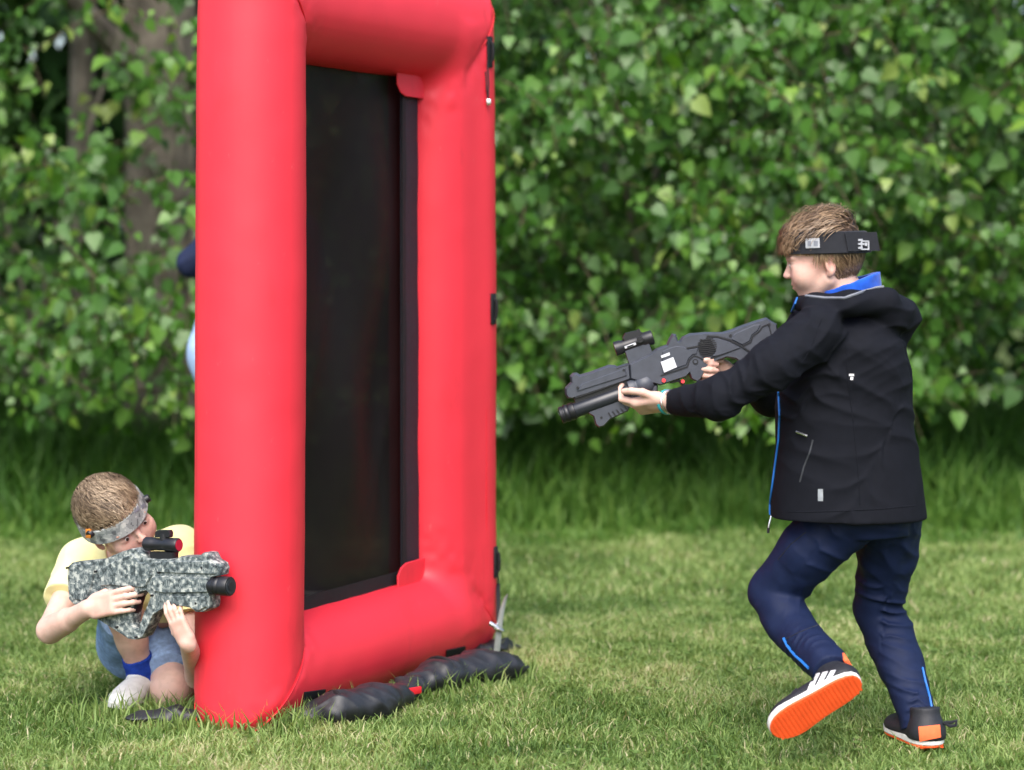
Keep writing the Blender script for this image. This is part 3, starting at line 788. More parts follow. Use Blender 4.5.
# black lugs at the foot of the tube facing the standing boy
ts = Surf(tube)
for quad in ([(304, 692), (325, 689), (322, 700), (302, 705)], [(446, 650), (465, 646), (463, 656), (445, 660)]):
    ts.patch(quad, .004, 4).build('anchor_lug', M['black_web'], inf)
    (x0, y0), (x1, y1) = quad[3], quad[2]
    pa, pb = ts.hit(x0 + 4, y0 - 3, .004)[0], ts.hit(x1 - 4, y1 - 3, .004)[0]
    MB().tube([pa, pa + NR * .03 - V(0, 0, .012), pb + NR * .03 - V(0, 0, .012), pb], .007, 7).build('lug_loop', M['black_web'], inf)
# strap from the far upright down to the peg
pA, nA = on_far(.235, 1.2)
peg_b = Q(496, 652, 7.72); peg_b[2] = 0
hook = Q(498.5, 627, 7.70)
def flat_strap(a, b, wv_, th):
    d = nrm(b - a); s = nrm(np.cross(d, V(0, 1, 0))); n_ = np.cross(d, s)
    return MB().box((a + b) / 2, (wv_, th, np.linalg.norm(b - a) / 2), np.array([s, n_, d]))
flat_strap(pA + nA * .006, hook + V(0, 0, .012), .007, .0018).build('strap', M['black_web'], inf, bevel=.001)
flat_strap(pA + nA * .004 + V(0, 0, .10), pA + nA * .006, .003, .0018).build('strap', M['cord'], inf, bevel=.0008)
def ring(c, n_, R, r, seg=16):
    u = nrm(np.cross(n_, V(.2, .3, 1))); w = np.cross(n_, u)
    return MB().tube([c + R * (math.cos(a) * u + math.sin(a) * w) for a in np.linspace(0, 2 * math.pi, seg + 1)], r, 7, cap=False)
ring(hook, V(.3, -1, .1), .011, .004).build('hook_ring', M['chrome'], inf)
MB().tube([hook + V(-.028, -.01, .014), hook + V(-.014, -.012, .006), hook + V(.004, -.012, -.006)], [.008, .007, .006], 9).build('hook_clip', M['chrome'], inf)
# the ground peg is a thing of its own
peg = thing('ground_peg', peg_b, 'bent grey metal ground peg beside the far foot of the red frame', 'peg')
pts = [Q(x, y, 7.70) for x, y in ((496.5, 654), (498, 640), (499.5, 625), (502, 610), (505.5, 598), (507.5, 594))]
v = []; f = []
for i, p in enumerate(pts):
    w = (.010, .010, .0095, .008, .005, .0015)[i]
    v += [p + V(-w, 0, 0), p + V(0, -.003, 0), p + V(w, 0, 0), p + V(0, .003, 0)]
for i in range(len(pts) - 1):
    for k in range(4): f.append((4 * i + k, 4 * i + (k + 1) % 4, 4 * i + 4 + (k + 1) % 4, 4 * i + 4 + k))
f += [(3, 2, 1, 0), (20, 21, 22, 23)]
MB().add(v, f).build('shaft', M['peg'], peg)
MB().tube([Q(494, 628, 7.69), Q(499, 629, 7.685), Q(503, 631, 7.69)], [.005, .006, .005], 8).build('cross_pin', M['chrome'], peg)

# ------------------------------------------------------------------ sandbags
def sandbag(pts, rs, label, seed, tie=()):
    pts = [np.asarray(p, float) for p in pts]
    lo = np.min(pts, 0) - .12; hi = np.max(pts, 0) + .12
    F = Field(lo, hi, .005)
    for i in range(len(pts) - 1):
        F.cone(pts[i], pts[i + 1], rs[i], rs[i + 1], .03, flat=(V(0, 0, 1), .72))
    for e_, d_ in ((pts[0], pts[0] - pts[1]), (pts[-1], pts[-1] - pts[-2])):
        d_ = nrm(d_); F.cone(e_, e_ + d_ * .045, .026, .032, .03, flat=(V(0, 0, 1), .35))
    F.cut((0, 0, .002), (0, 0, -1))
    ax = pts[-1] - pts[0]
    js = [(p, ax + V(.2 * (-1) ** i_, .2, .3), .075, .013, 40) for i_, p in enumerate(pts)]
    root = thing('sandbag', (pts[0][0], pts[0][1], 0), label, 'sandbag', 'black sandbags weighing down the red frame')
    ob = field_obj(F, 'bag', M['bag'], root, 2, dict(joints=js, base=(.008, 13), seed=seed), post=lambda v, n: np.c_[v[:, :2], np.maximum(v[:, 2], .002)])
    for i, r in tie:
        c = pts[i]; d = nrm(pts[min(i + 1, len(pts) - 1)] - pts[max(i - 1, 0)]); s = nrm(np.cross(d, V(0, 0, 1)))
        MB().tube([c + r * (math.cos(a) * s + .74 * math.sin(a) * V(0, 0, 1)) for a in np.linspace(-.3, math.pi + .3, 14)], .007, 6).build('tie_strap', M['black_web'], root)
    return root
def G(px, py, z=.0):
    Y = (EYE - z) * F_PX / (py - HOR); return V((px - 512) * Y / F_PX, Y, z)
sandbag([G(300, 716, .032), G(335, 709, .048), G(375, 702, .050), G(405, 693, .042)], [.034, .060, .064, .042],
        'creased black sandbag nearest the thick post, under the red tube', 1, ((1, .063),))
sandbag([G(408, 687, .044), G(440, 675, .056), G(478, 667, .058), G(508, 667, .048)], [.040, .066, .066, .052],
        'plump black sandbag whose tapered end pokes out past the red frame', 2, ((1, .068),))
sandbag([G(478, 651, .03), G(496, 648, .03), G(506, 647, .025)], [.035, .034, .028], 'small black sandbag tucked behind the far foot of the red frame', 3)
sandbag([G(152, 717, .028), G(176, 716, .030), G(205, 716, .030)], [.024, .034, .034], 'black sandbag end on the grass beside the kneeling boy\'s knee', 4)
# red webbing tab between the bags and red scraps of the base strap in the grass
tb = MB().box(G(413, 691, .055), (.030, .004, .010), np.array([nrm(V(.67, .62, 0)), nrm(V(.62, -.67, 0)), V(0, 0, 1)])).build('webbing_tab', M['red_trim'], bevel=.002)
tag(tb, 'small red webbing tab between the two black sandbags', 'tab')

# ------------------------------------------------------------------ people: shared builders
SKIN = V(.62, .41, .335); SKIN_RED = V(.66, .32, .26); LIPC = V(.58, .25, .22)
def hand(F, wrist, d, n, th, curls, thumb, sc=1.0, k=.006):
    """palm, four bent fingers and a thumb; d = along the hand, n = out of the palm, th = thumb side"""
    d = nrm(d); n = nrm(n - d * np.dot(n, d)); s = np.cross(d, n); s = s if s @ th > 0 else -s
    R = np.array([d, s, n])
    F.cone(wrist - d * .01, wrist + d * .03, .021 * sc, .022 * sc, .012, flat=(n, .72))
    F.box(wrist + d * .046 * sc, (.040 * sc, .032 * sc, .0125 * sc), R, .011 * sc, .012)
    F.ell(wrist + d * .030 * sc + s * .022 * sc + n * .008, (.026 * sc, .015 * sc, .014 * sc), R, .010)
    ln = ((.036, .022, .018), (.039, .025, .019), (.036, .023, .018), (.029, .018, .016))
    tips = []
    for i in range(4):
        b = wrist + d * (.080 - .004 * abs(i - 1)) * sc + s * (.0245 - .0165 * i) * sc
        ang = 0; p = b; r0 = (.0088, .0090, .0086, .0076)[i] * sc
        fan = (.10 - .07 * i)
        for j in range(3):
            ang += curls[i][j]
            dd = nrm(d * math.cos(ang) + n * math.sin(ang) + s * fan * math.cos(ang) * .4)
            q = p + dd * ln[i][j] * sc
            F.cone(p, q, r0 * (1 - .07 * j), r0 * (1 - .07 * (j + 1)), .0025 if j else .004); p = q
        tips.append(p)
    b = wrist + d * .022 * sc + s * .026 * sc + n * .004; p = b
    for j, (L, r) in enumerate(((.032, .0105), (.028, .0092), (.021, .0082))):
        v = nrm(d * thumb[j][0] + s * thumb[j][1] + n * thumb[j][2]); q = p + v * L * sc
        F.cone(p, q, r * sc, r * .9 * sc, .004); p = q
    return tips

def head(F, c, f, u, sc=1.0):
    """skull, jaw, nose, lips, ears; f = where the face looks, u = up. Returns the local frame."""
    f = nrm(f); u = nrm(u - f * np.dot(u, f)); l = np.cross(u, f)
    R = np.array([f, l, u])
    P_ = lambda a, b, z: c + (f * a + l * b + u * z) * sc
    r_ = lambda *a: np.array(a) * sc
    F.ell(P_(-.012, 0, .030), r_(.092, .073, .082), R, .02)
    F.ell(P_(.022, 0, .020), r_(.066, .064, .070), R, .02)
    F.ell(P_(.036, 0, -.040), r_(.049, .053, .054), R, .03)          # cheeks and mouth
    F.ell(P_(.046, 0, -.080), r_(.026, .027, .020), R, .022)          # chin
    F.cone(P_(-.005, .048, -.052), P_(.045, .018, -.084), .016 * sc, .014 * sc, .02); F.cone(P_(-.005, -.048, -.052), P_(.045, -.018, -.084), .016 * sc, .014 * sc, .02)
    for b in (.031, -.031):
        F.ell(P_(.090, b, .004), r_(.017, .019, .012), R, .012, 'sub')  # eye sockets
        F.ell(P_(.0735, b, .003), r_(.0135, .015, .0115), R, .004)      # lids
        F.ell(P_(.060, b * 1.25, -.030), r_(.022, .023, .026), R, .03)
        F.cone(P_(.086, b * .45, .022), P_(.078, b * 1.5, .021), .006 * sc, .005 * sc, .012)
    F.cone(P_(.082, 0, .010), P_(.100, 0, -.021), .0055 * sc, .0072 * sc, .010)   # nose
    F.ell(P_(.096, 0, -.025), r_(.009, .0135, .007), R, .007)
    F.ell(P_(.082, 0, -.049), r_(.008, .018, .005), R, .010); F.ell(P_(.080, 0, -.0585), r_(.008, .015, .005), R, .010)
    F.ell(P_(.094, 0, -.0535), r_(.012, .022, .0014), R, .002, 'sub')
    for b in (1, -1):
        e = nrm(l * b * .9 - f * .45); e2 = nrm(np.cross(u, e)); Re = np.array([e2, nrm(np.cross(e, e2)), e])
        ce = P_(-.016, b * .073, -.008)
        F.ell(ce, r_(.017, .030, .007), Re, .006); F.ell(ce + e * .006 * sc - e2 * .001, r_(.009, .019, .006), Re, .003, 'sub')
        F.ell(P_(-.010, b * .070, -.034), r_(.010, .006, .010), R, .005)
    return R, P_
def head_color(c, R, sc=1.0, brow=(.16, .10, .06)):
    def fn(v):
        q = (v - c) @ R.T / sc
        col = np.tile(SKIN, (len(v), 1)) * (1 + .10 * (vnoise(v * 60) - .5))[:, None]
        def mix(w, t): 
            nonlocal col
            w = np.clip(w, 0, 1)[:, None]; col = col * (1 - w) + np.asarray(t) * w
        g = lambda a, b, z, s: np.exp(-(((q[:, 0] - a) / s[0]) ** 2 + ((np.abs(q[:, 1]) - b) / s[1]) ** 2 + ((q[:, 2] - z) / s[2]) ** 2))
        mix(.45 * np.clip(vnoise(v * 17) * 2 - .8, 0, 1), SKIN_RED)
        mix(.25 * np.clip(vnoise(v * 55) * 2 - 1, 0, 1), SKIN * V(.86, .80, .78))
        mix(.5 * g(.06, .040, -.03, (.05, .022, .022)), SKIN_RED)
        mix(.6 * g(-.016, .08, -.008, (.03, .02, .035)), SKIN_RED)
        mix(.4 * g(.108, 0, -.025, (.02, .02, .02)), SKIN_RED)
        mix(.85 * g(.088, 0, -.054, (.012, .017, .008)), LIPC)
        mix(.75 * g(.085, .034, .024, (.02, .017, .0045)), brow)
        mix(.95 * g(.085, .033, .0070, (.02, .016, .0038)), (.05, .035, .03))
        kn = vnoise(v * 90); col = col * (1 - .06 * (kn > .6))[:, None]
        return col
    return fn

def hair_strands(name, m, parent, c, R, sc, n, root_ok, flow, length, lift, seed, wid=.0016, rad=(.097, .078, .090), off=(-.012, 0, .030), seg=6, tone=(.45, .18), clump=1.1, fringe=None):
    """ribbons combed over the skull; local axes: forward, left, up"""
    r = np.random.default_rng(seed); rad = np.array(rad); off = np.array(off)
    vs, fs, at = [], [], []; made = 0
    while made < n:
        p = r.normal(0, 1, 3); p /= np.linalg.norm(p); p = p * rad
        if not root_ok(p + off): continue
        cl = [float(vnoise(np.array([p * 26 + 7 * q_]))[0]) - .5 for q_ in (1, 2, 3)]
        nn = nrm(p / rad ** 2); t = flow(p + off, r) + clump * np.array(cl); t = nrm(t - nn * (t @ nn) * .9)
        L = length(p + off, r); li = lift(p + off, r) * (1 + 1.2 * cl[0]); q = p.copy(); pts = []
        side = nrm(np.cross(nn, t)); bend = r.normal(0, .25); fz = None if fringe is None else fringe + r.normal(0, .004)
        for i in range(seg + 1):
            pts.append(q.copy()); a = i / seg
            dirv = nrm(t + nn * li * (1 - a * 1.9) + side * bend * a - V(0, 0, .35 * a * a))
            q = q + dirv * L / seg
            if fz is not None and q[0] + off[0] > .030 and q[2] + off[2] < fz: q = q - dirv * L / seg * .93
            g = np.sqrt(((q / (rad + .002)) ** 2).sum())
            if g < 1: q = q / g
            nn = nrm(q / rad ** 2); t = nrm(t - nn * (t @ nn) * .7)
        w = wid * (.7 + .6 * r.random()); b0 = len(vs); tn = np.clip(r.normal(*tone) + .55 * cl[1], 0, 1)
        for i, q in enumerate(pts):
            ww = w * (1 - .75 * (i / seg) ** 2)
            for s_ in (-.5, .5):
                vs.append(c + (R.T @ (q + off + side * ww * s_)) * sc); at.append(np.clip(tn + .12 * i / seg, 0, 1))
        for i in range(seg): fs.append((b0 + 2 * i, b0 + 2 * i + 1, b0 + 2 * i + 3, b0 + 2 * i + 2))
        made += 1
    return vs, fs, at
def band_ring(name, m, parent, c, R, sc, z0, hgt, rad, tilt=0.0, th=.004, off=(-.012, 0), n=56, rough=0.0):
    """an elastic band round the head as one closed loop"""
    vs = []; fs = []
    for i in range(n):
        a = 2 * math.pi * i / n; x = off[0] + rad[0] * math.cos(a); y = off[1] + rad[1] * math.sin(a)
        zc = z0 + tilt * x; wob = rough * math.sin(a * 5 + 1)
        for dr, dz in ((0, -.5), (th, -.46), (th, .46), (0, .5)):
            k = 1 + (dr + wob) / rad[0] - .05 * dz * (z0 > 0)
            vs.append(c + R.T @ (V(x * k, y * k, zc + dz * hgt)) * sc)
    for i in range(n):
        j = (i + 1) % n
        for k in range(4): fs.append((4 * i + k, 4 * i + (k + 1) % 4, 4 * j + (k + 1) % 4, 4 * j + k))
    return MB().add(vs, fs).build(name, m, parent)
def shoe(person, heel, t, dn, L=.255, Wd=.088, upper=None, midsole=None, outsole=None, ankle=None, seed=1, collar=.045):
    """heel = middle of the sole under the heel's end, t = towards the toe, dn = out of the sole. Returns the shoe and its local-to-world map."""
    t = nrm(t); dn = nrm(dn - t * np.dot(dn, t)); u = -dn; l = np.cross(u, t); R = np.array([t, l, u])
    P_ = lambda a, b, z: heel + t * a + l * b + u * z
    k = L / .255; w = Wd / .088
    out = [(0, .012), (.0, -.012), (.018, -.032), (.07, -.036), (.115, -.033), (.16, -.041), (.20, -.045), (.235, -.034), (.253, -.012), (.255, .006), (.243, .028), (.21, .042), (.16, .040), (.115, .034), (.07, .036), (.018, .032)]
    # smooth the outline
    o = np.array(out); o = np.array([[np.interp(s, np.arange(17), np.append(o[:, d], o[0, d])) for d in (0, 1)] for s in np.arange(0, 16, .5)])
    for _ in range(3): o = (np.roll(o, 1, 0) + 2 * o + np.roll(o, -1, 0)) / 4
    o = o * V(k, w)
    up = MB
    F = Field(np.min([P_(a, b, z) for a in (-.03, L + .03) for b in (-.08, .08) for z in (-.02, .16)], 0), np.max([P_(a, b, z) for a in (-.03, L + .03) for b in (-.08, .08) for z in (-.02, .16)], 0), .004)
    F.ell(P_(.045 * k, 0, .030), (.046 * k, .036 * w, .05), R, .01)
    F.ell(P_(.105 * k, 0, .028), (.075 * k, .036 * w, .046), R, .02)
    F.ell(P_(.180 * k, 0, .024), (.070 * k, .041 * w, .032), R, .03)
    F.cone(P_(.055 * k, 0, .05), P_(.060 * k, 0, .05 + collar), .036, .040, .02, capb=True)
    F.cut(P_(0, 0, .014), dn)
    sh = field_obj(F, 'shoe', upper, person, 2)
    if midsole is not None:
        plate([o], .020, (.003, .003), lambda p: P_(p[0], p[1], .013), u).build('midsole', midsole, sh)
    if outsole is not None:
        mb = plate([o * V(.985, .97) + V(.002, 0)], .007, (.002, .002), lambda p: P_(p[0], p[1], .0005), u)
        # tread ribs
        for i in range(22):
            x = L * (.06 + .041 * i)
            ys = o[np.abs(o[:, 0] - x) < .02 * k][:, 1]
            if len(ys) < 2: continue
            mb.box(P_(x, 0, -.0036), (.0030, min(-ys.min(), ys.max()) * .80, .0008), R)
        mb.build('outsole', outsole, sh)
    return sh, P_, R

# ------------------------------------------------------------------ the standing boy
c1 = Q(822, 261, 6.42)
boy = thing('person', Q(915, 752, 6.38) * V(1, 1, 0), 'boy in black hooded jacket and navy trousers stepping forward aiming a black toy rifle', 'person')
JS = 376.6
f1, u1 = V(-1, .06, -.17), V(-.17, 0, 1)
shL, shR = Q(818, 330, 6.27), Q(815, 330, 6.57)
elL, wrL = Q(720, 398, 6.22), Q(668, 402, 6.405)
elR, wrR = Q(772, 392, 6.64), Q(731, 374, 6.505)
hipL, hipR = Q(862, 492, 6.35), Q(893, 495, 6.47)
tL = nrm(V(-.84, .06, -.52)); dL = V(.26, -.90, -.36); dL = nrm(dL - tL * (dL @ tL)); heelL = Q(862, 679, 6.11)
knL, anL = Q(776, 590, 6.50), heelL + tL * .060 - dL * .085
knR, anR = Q(879, 612, 6.58), Q(921, 716, 6.42)
F = Field((.28, 6.0, .02), (1.25, 6.85, 1.50), .0032)
F.loft([Q(0, y, 6.42)[2] for y in (490, 440, 380, 335, 318)], [Q(x, 0, 6.42)[0] for x in (876, 858, 850, 848, 848)], [6.42] * 5, [.10, .085, .105, .085, .05], [.12, .11, .13, .13, .06], .03)
F.path([Q(850, 330, 6.42), Q(846, 300, 6.42), Q(836, 275, 6.42)], [.060, .050, .050], .025)
F.path([shL, elL, wrL], [.042, .034, .024], .02); F.path([shR, elR, wrR], [.042, .034, .024], .02)
LEG_L = [Q(850, 512, 6.40), Q(808, 552, 6.44), Q(774, 592, 6.50), Q(793, 630, 6.41), anL - dL * .035, anL + dL * .004]
LEG_R = [Q(888, 512, 6.46), Q(887, 556, 6.53), Q(877, 608, 6.59), Q(888, 634, 6.57), Q(901, 668, 6.51), Q(915, 706, 6.44), Q(919, 731, 6.41)]
F.path([Q(866, 480, 6.41)] + LEG_L + [anL + dL * .03], [.06, .06, .055, .045, .038, .034, .032, .03], .01); F.path([Q(880, 480, 6.44)] + LEG_R, [.06, .06, .05, .042, .042, .038, .034, .032], .01)
R1, P1 = head(F, c1, f1, u1, 1.0)
# left hand under the fore-end: fingers wrap up the far side, thumb along the near side
hand(F, wrL, V(-.88, .40, -.16), V(-.05, .55, .85), V(-.5, -1, .5), [(.35, .9, .7), (.45, .95, .7), (.55, .95, .7), (.65, .95, .7)], [(.75, .55, .25), (.95, .15, .2), (1, -.1, .15)], 1.12)
# right hand round the grip, thumb side up towards the lens
hand(F, wrR, V(-.90, -.16, .10), V(-.15, -.98, .0), V(-.3, 0, 1), [(1.2, 1.4, .8), (1.25, 1.4, .8), (1.3, 1.4, .8), (1.3, 1.4, .8)], [(.6, .3, .7), (.85, .0, .5), (.95, -.15, .2)], 1.0)
body1 = field_obj(F, 'body', M['skin'], boy, 1, color=head_color(c1, R1))
for b in (.031, -.031):
    MB().tube([P1(.066, b, .001), P1(.0876, b, .001)], [.010, .0062], 12).build('eye', M['eye'], boy)
    MB().tube([P1(.080, b, .001), P1(.0886, b, .001)], [.0055, .0046], 10).build('iris', M['iris'], boy)

# hair
HAIR1 = [(0, (.020, .011, .006)), (.35, (.060, .033, .017)), (.65, (.135, .080, .042)), (1, (.30, .20, .115))]
M['hair1'] = ramp_mat('brown_hair', 'tone', HAIR1, .42, 0, .5)
HAIR2 = [(0, (.045, .028, .016)), (.35, (.12, .080, .047)), (.65, (.24, .17, .105)), (1, (.42, .32, .21))]
M['hair2'] = ramp_mat('fair_brown_hair', 'tone', HAIR2, .5, 0, .4)
def hair_object(name, m, parent, sets, cap):
    vs, fs, at = [], [], []
    for a, b, t in sets:
        o = len(vs); vs += a; fs += [tuple(i + o for i in q) for q in b]; at += t
    cv, cf = cap.mesh(); cv = relax(cv, cf, 2)
    nn = vnormals(cv, cf); cv = cv + nn * (.010 * (vnoise(cv * 45) - .5) + .006 * (vnoise(cv * 110) - .5))[:, None]
    V_ = np.concatenate([np.array(vs), cv]); F_ = np.concatenate([np.array(fs), cf + len(vs)])
    A_ = np.concatenate([at, .22 + .3 * (vnoise(cv * 130) - .3)])
    return link(name, raw_mesh(name, V_, F_, True, {'tone': np.clip(A_, 0, 1)}), m, parent)
def region1(p):
    if p[2] > .060: return True
    if p[0] > .045: return p[2] > .042
    if p[0] > -.022: return p[2] > .020 and abs(p[1]) > .03 or p[2] > .05
    return p[2] > -.062 + .25 * (p[0] + .10)
def flow1(p, r):
    if p[2] > .055 or p[0] > .02: return V(1, .15 + r.normal(0, .28), -.10 + r.normal(0, .25))      # swept to the fringe
    return V(-.25 + r.normal(0, .15), r.normal(0, .15), -1)
cap1 = Field(c1 - .17, c1 + .17, .004)
cap1.ell(P1(-.014, 0, .040), V(.096, .077, .083), R1, .02)
cap1.ell(P1(.040, 0, .088), V(.058, .060, .034), R1, .03)          # fringe volume
cap1.ell(P1(.078, .005, .060), V(.024, .050, .030), R1, .02)
cap1.ell(P1(-.050, 0, -.012), V(.056, .062, .060), R1, .02)
cap1.cut(P1(.018, 0, .034), R1.T @ nrm(V(.45, 0, -1)))
for b in (1, -1): cap1.box(P1(.03, b * .08, -.03), V(.06, .04, .050), R1, .01, .008, 'sub')
sets = [hair_strands('h', None, None, c1, R1, 1.0, 2600, region1, flow1, lambda p, r: (.055 + .04 * r.random()) if p[2] > .05 else .03 + .02 * r.random(),
                     lambda p, r: .55 + .4 * r.random() if p[2] > .075 else .12, 31, .0022, (.104, .082, .101), tone=(.64, .2), fringe=.034)]
sets.append(hair_strands('h', None, None, c1, R1, 1.0, 1100, lambda p: p[0] > .025 and p[2] > .055 and abs(p[1]) < .06, lambda p, r: V(.9, r.normal(.1, .35), -.75), lambda p, r: .030 + .020 * r.random(), lambda p, r: .45, 32, .0024, (.116, .084, .100), tone=(.55, .2), fringe=.034))
sets.append(hair_strands('h', None, None, c1, R1, 1.0, 60, lambda p: p[2] > .095, lambda p, r: V(r.normal(0, 1), r.normal(0, 1), .3), lambda p, r: .05 + .03 * r.random(), lambda p, r: 1.5, 33, .0012, (.104, .084, .100), tone=(.75, .15)))
hair_object('hair', M['hair1'], boy, sets, cap1)

# jacket
HZ = lambda y, Y=6.42: Q(0, y, Y)[2]
rows = [(517, 771, 925, .165), (480, 772, 921, .160), (440, 776, 915, .158), (400, 777, 911, .165), (370, 782, 910, .172), (345, 789, 904, .172), (328, 800, 892, .150), (314, 812, 878, .105), (302, 818, 872, .082)]
F = Field((.40, 6.02, .58), (1.18, 6.85, 1.32), .004)
F.loft([HZ(r[0]) for r in rows], [Q((r[1] + r[2]) / 2, 0, 6.42)[0] for r in rows], [6.42] * len(rows), [(r[2] - r[1]) / 2 / JS for r in rows], [r[3] for r in rows], .012, 2.35)
F.path([shL, Q(772, 366, 6.21), elL, Q(674, 401.5, 6.385)], [.066, .061, .053, .036], .03, capb=True)
F.path([shR, elR, Q(736, 374, 6.512)], [.076, .062, .036], .03, capb=True)
# hood lying on the back, collar rolling forward to the chin
F.ell(Q(884, 314, 6.42), V(.082, .135, .062), None, .03)
F.path([Q(905, 318, 6.42), Q(900, 330, 6.42)], [.040, .034], .03)
F.path([Q(886, 300, 6.30), Q(850, 303, 6.27), Q(815, 304, 6.32), Q(800, 303, 6.40)], [.036, .030, .025, .022], .03)
F.path([Q(886, 300, 6.54), Q(850, 303, 6.57), Q(815, 304, 6.52), Q(800, 303, 6.44)], [.036, .030, .025, .022], .03)
F.cone(Q(846, 305, 6.42), Q(838, 270, 6.42), .066, .070, .01, 'sub')
js = [(elL, wrL - shL, .12, .013, 40), (Q(760, 378, 6.2), elL - shL, .10, .014, 44), (shL + V(0, 0, -.03), V(.6, 0, -1), .13, .014, 36), (Q(805, 400, 6.3), V(.5, 0, 1), .17, .014, 32), (Q(880, 450, 6.28), V(.5, 0, 1), .24, .009, 24), (Q(900, 345, 6.35), V(-.3, 0, 1), .12, .012, 40)]
jk = field_obj(F, 'jacket', M['jacket'], boy, 2, dict(joints=js, base=(.0045, 6), seed=2))
sj = Surf(jk)
def line_on(S_, pts, r, name, m, par, off=.001, step=4, seg=6):
    return MB().tube(S_.line(pts, off, step), r, seg).build(name, m, par)
line_on(sj, [(799, 295), (796, 303), (792, 312)], .0032, 'zip', M['blue_zip'], jk, .002)
line_on(sj, [(779, 392), (780, 415), (779, 440), (775, 470), (771, 500), (768, 516)], .0030, 'zip', M['blue_zip'], jk, .002)
zb = sj.hit(769, 516, .003)[0]
MB().tube([zb, zb + V(-.006, -.002, -.022), zb + V(-.009, -.002, -.036)], [.003, .0035, .003], 8).build('zip_pull', M['chrome'], jk)
MB().tube([zb + V(-.009, -.002, -.036), zb + V(-.010, -.002, -.05)], [.004, .0035], 8).build('zip_tag', M['cord'], jk)
line_on(sj, [(806, 296), (825, 298), (845, 298), (862, 292), (876, 285), (884, 284)], .0038, 'hood_binding', M['grey_trim'], jk, .001)
line_on(sj, [(813, 440), (810, 452), (804, 467), (800, 482)], .0024, 'pocket_zip', M['dark_zip'], jk)
line_on(sj, [(797, 431.5), (801, 433), (808, 436)], .0034, 'pocket_pull', M['chrome'], jk, .003)
line_on(sj, [(771, 511), (800, 512), (840, 511), (880, 509), (922, 505)], .0014, 'hem_seam', M['jacket'], jk, .0003, 8)
line_on(sj, [(846, 345), (848, 380), (853, 420), (858, 470), (860, 505)], .0012, 'side_seam', M['jacket'], jk, .0002, 8)
line_on(sj, [(822, 318), (812, 345), (800, 368), (786, 388)], .0012, 'sleeve_seam', M['jacket'], jk, .0002, 8)
line_on(sj, [(700, 379), (697, 392), (699, 410), (703, 420)], .0014, 'cuff_seam', M['jacket'], jk, .0004, 5)
sj.patch([(818, 489), (823, 489), (823, 501), (818, 501)], .0008, 3).build('reflective_print', M['reflect'], jk)
sj.patch([(849, 374), (854, 374), (854, 376), (849, 376)], .0008, 2).build('chest_logo', M['stripe'], jk)
sj.patch([(850.5, 377), (853, 377), (853, 380), (850.5, 380)], .0008, 2).build('chest_logo', M['stripe'], jk)
# blue lining standing round the neck
F = Field((.70, 6.24, 1.12), (1.02, 6.60, 1.34), .0035)
F.cone(Q(850, 312, 6.42), Q(848, 262, 6.42), .084, .086, .01)
F.cone(Q(845, 330, 6.42), Q(842, 250, 6.42), .066, .070, .005, 'sub')
F.cut(Q(846, 282, 6.42), V(-.34, 0, 1))
F.cut(Q(850, 320, 6.42), V(0, 0, -1))
field_obj(F, 'blue_collar', M['blue_lining'], jk, 1, dict(joints=[], base=(.004, 14), seed=5))

# trousers
F = Field((.52, 6.0, .02), (1.22, 6.85, .82), .004)
F.loft([HZ(y) for y in (490, 515, 535)], [Q(x, 0, 6.42)[0] for x in (866, 864, 868)], [6.42] * 3, [.120, .125, .11], [.115, .115, .10], .03, 2.2)
F.path(LEG_L, [.090, .086, .066, .058, .055, .052], .006, capb=True)
F.path(LEG_R, [.095, .082, .066, .066, .061, .054, .054], .008, capb=True)
js = [(knL + V(.05, 0, -.02), V(.75, 0, -.3), .09, .012, 60), (Q(835, 530, 6.3), knL - hipL, .14, .011, 40), (Q(885, 615, 6.5), V(.15, 0, 1), .09, .018, 60), (Q(890, 545, 6.4), V(.5, 0, 1), .13, .010, 40), (Q(808, 645, 6.3), anL - knL, .08, .009, 70), (Q(915, 708, 6.4), V(.25, 0, 1), .075, .014, 74), (Q(900, 655, 6.4), V(.3, 0, 1), .08, .006, 50)]
tr = field_obj(F, 'trousers', M['trousers'], boy, 6, dict(joints=js, base=(.007, 9), seed=7))
st = Surf(tr)
line_on(st, [(784, 638), (788, 646), (795, 655), (803, 662), (809, 668)], .0040, 'ankle_zip', M['blue_zip'], tr, .002, 3)
line_on(st, [(922, 668), (925, 682), (929, 696), (932, 712), (935, 722)], .0032, 'ankle_zip', M['blue_zip'], tr, .002, 3)
for pts in ([(778, 560), (790, 545), (806, 532)], [(784, 640), (800, 632), (818, 625)]):
    line_on(st, pts, .0011, 'seam', M['band'], tr, .0004)

# shoes
sh, PL, RL = shoe(boy, heelL, tL, dL, .272, .108, M['black_shoe'], M['white_rubber'], M['orange'], collar=.040)
ss = Surf(sh)
for x in (813, 821, 829):
    ss.patch([(x + 2, 674 - (x - 813) * .18), (x + 7, 673 - (x - 813) * .18), (x - 1, 690 - (x - 813) * .35), (x - 6, 691 - (x - 813) * .35)], .0015, 4).build('stripe', M['stripe'], sh)
lp = PL(.15, -.01, .075)
MB().tube([lp, lp + V(-.022, -.005, .016), lp + V(-.030, -.004, .008), lp + V(-.02, -.004, -.004), lp + V(-.004, 0, -.004)], .004, 7).build('lace_loop', M['band'], sh)
MB().box(PL(.012, 0, .088), (.006, .020, .018), RL).build('heel_tab', M['orange_fab'], sh, bevel=.004)
tR = nrm(V(-.24, .97, 0)); heelR = V(Q(934, 0, 6.33)[0], 6.325, .022)
sh, PR, RR = shoe(boy, heelR, tR, V(0, 0, -1), .262, .124, M['black_shoe'], M['white_rubber'], M['orange'], collar=.045)
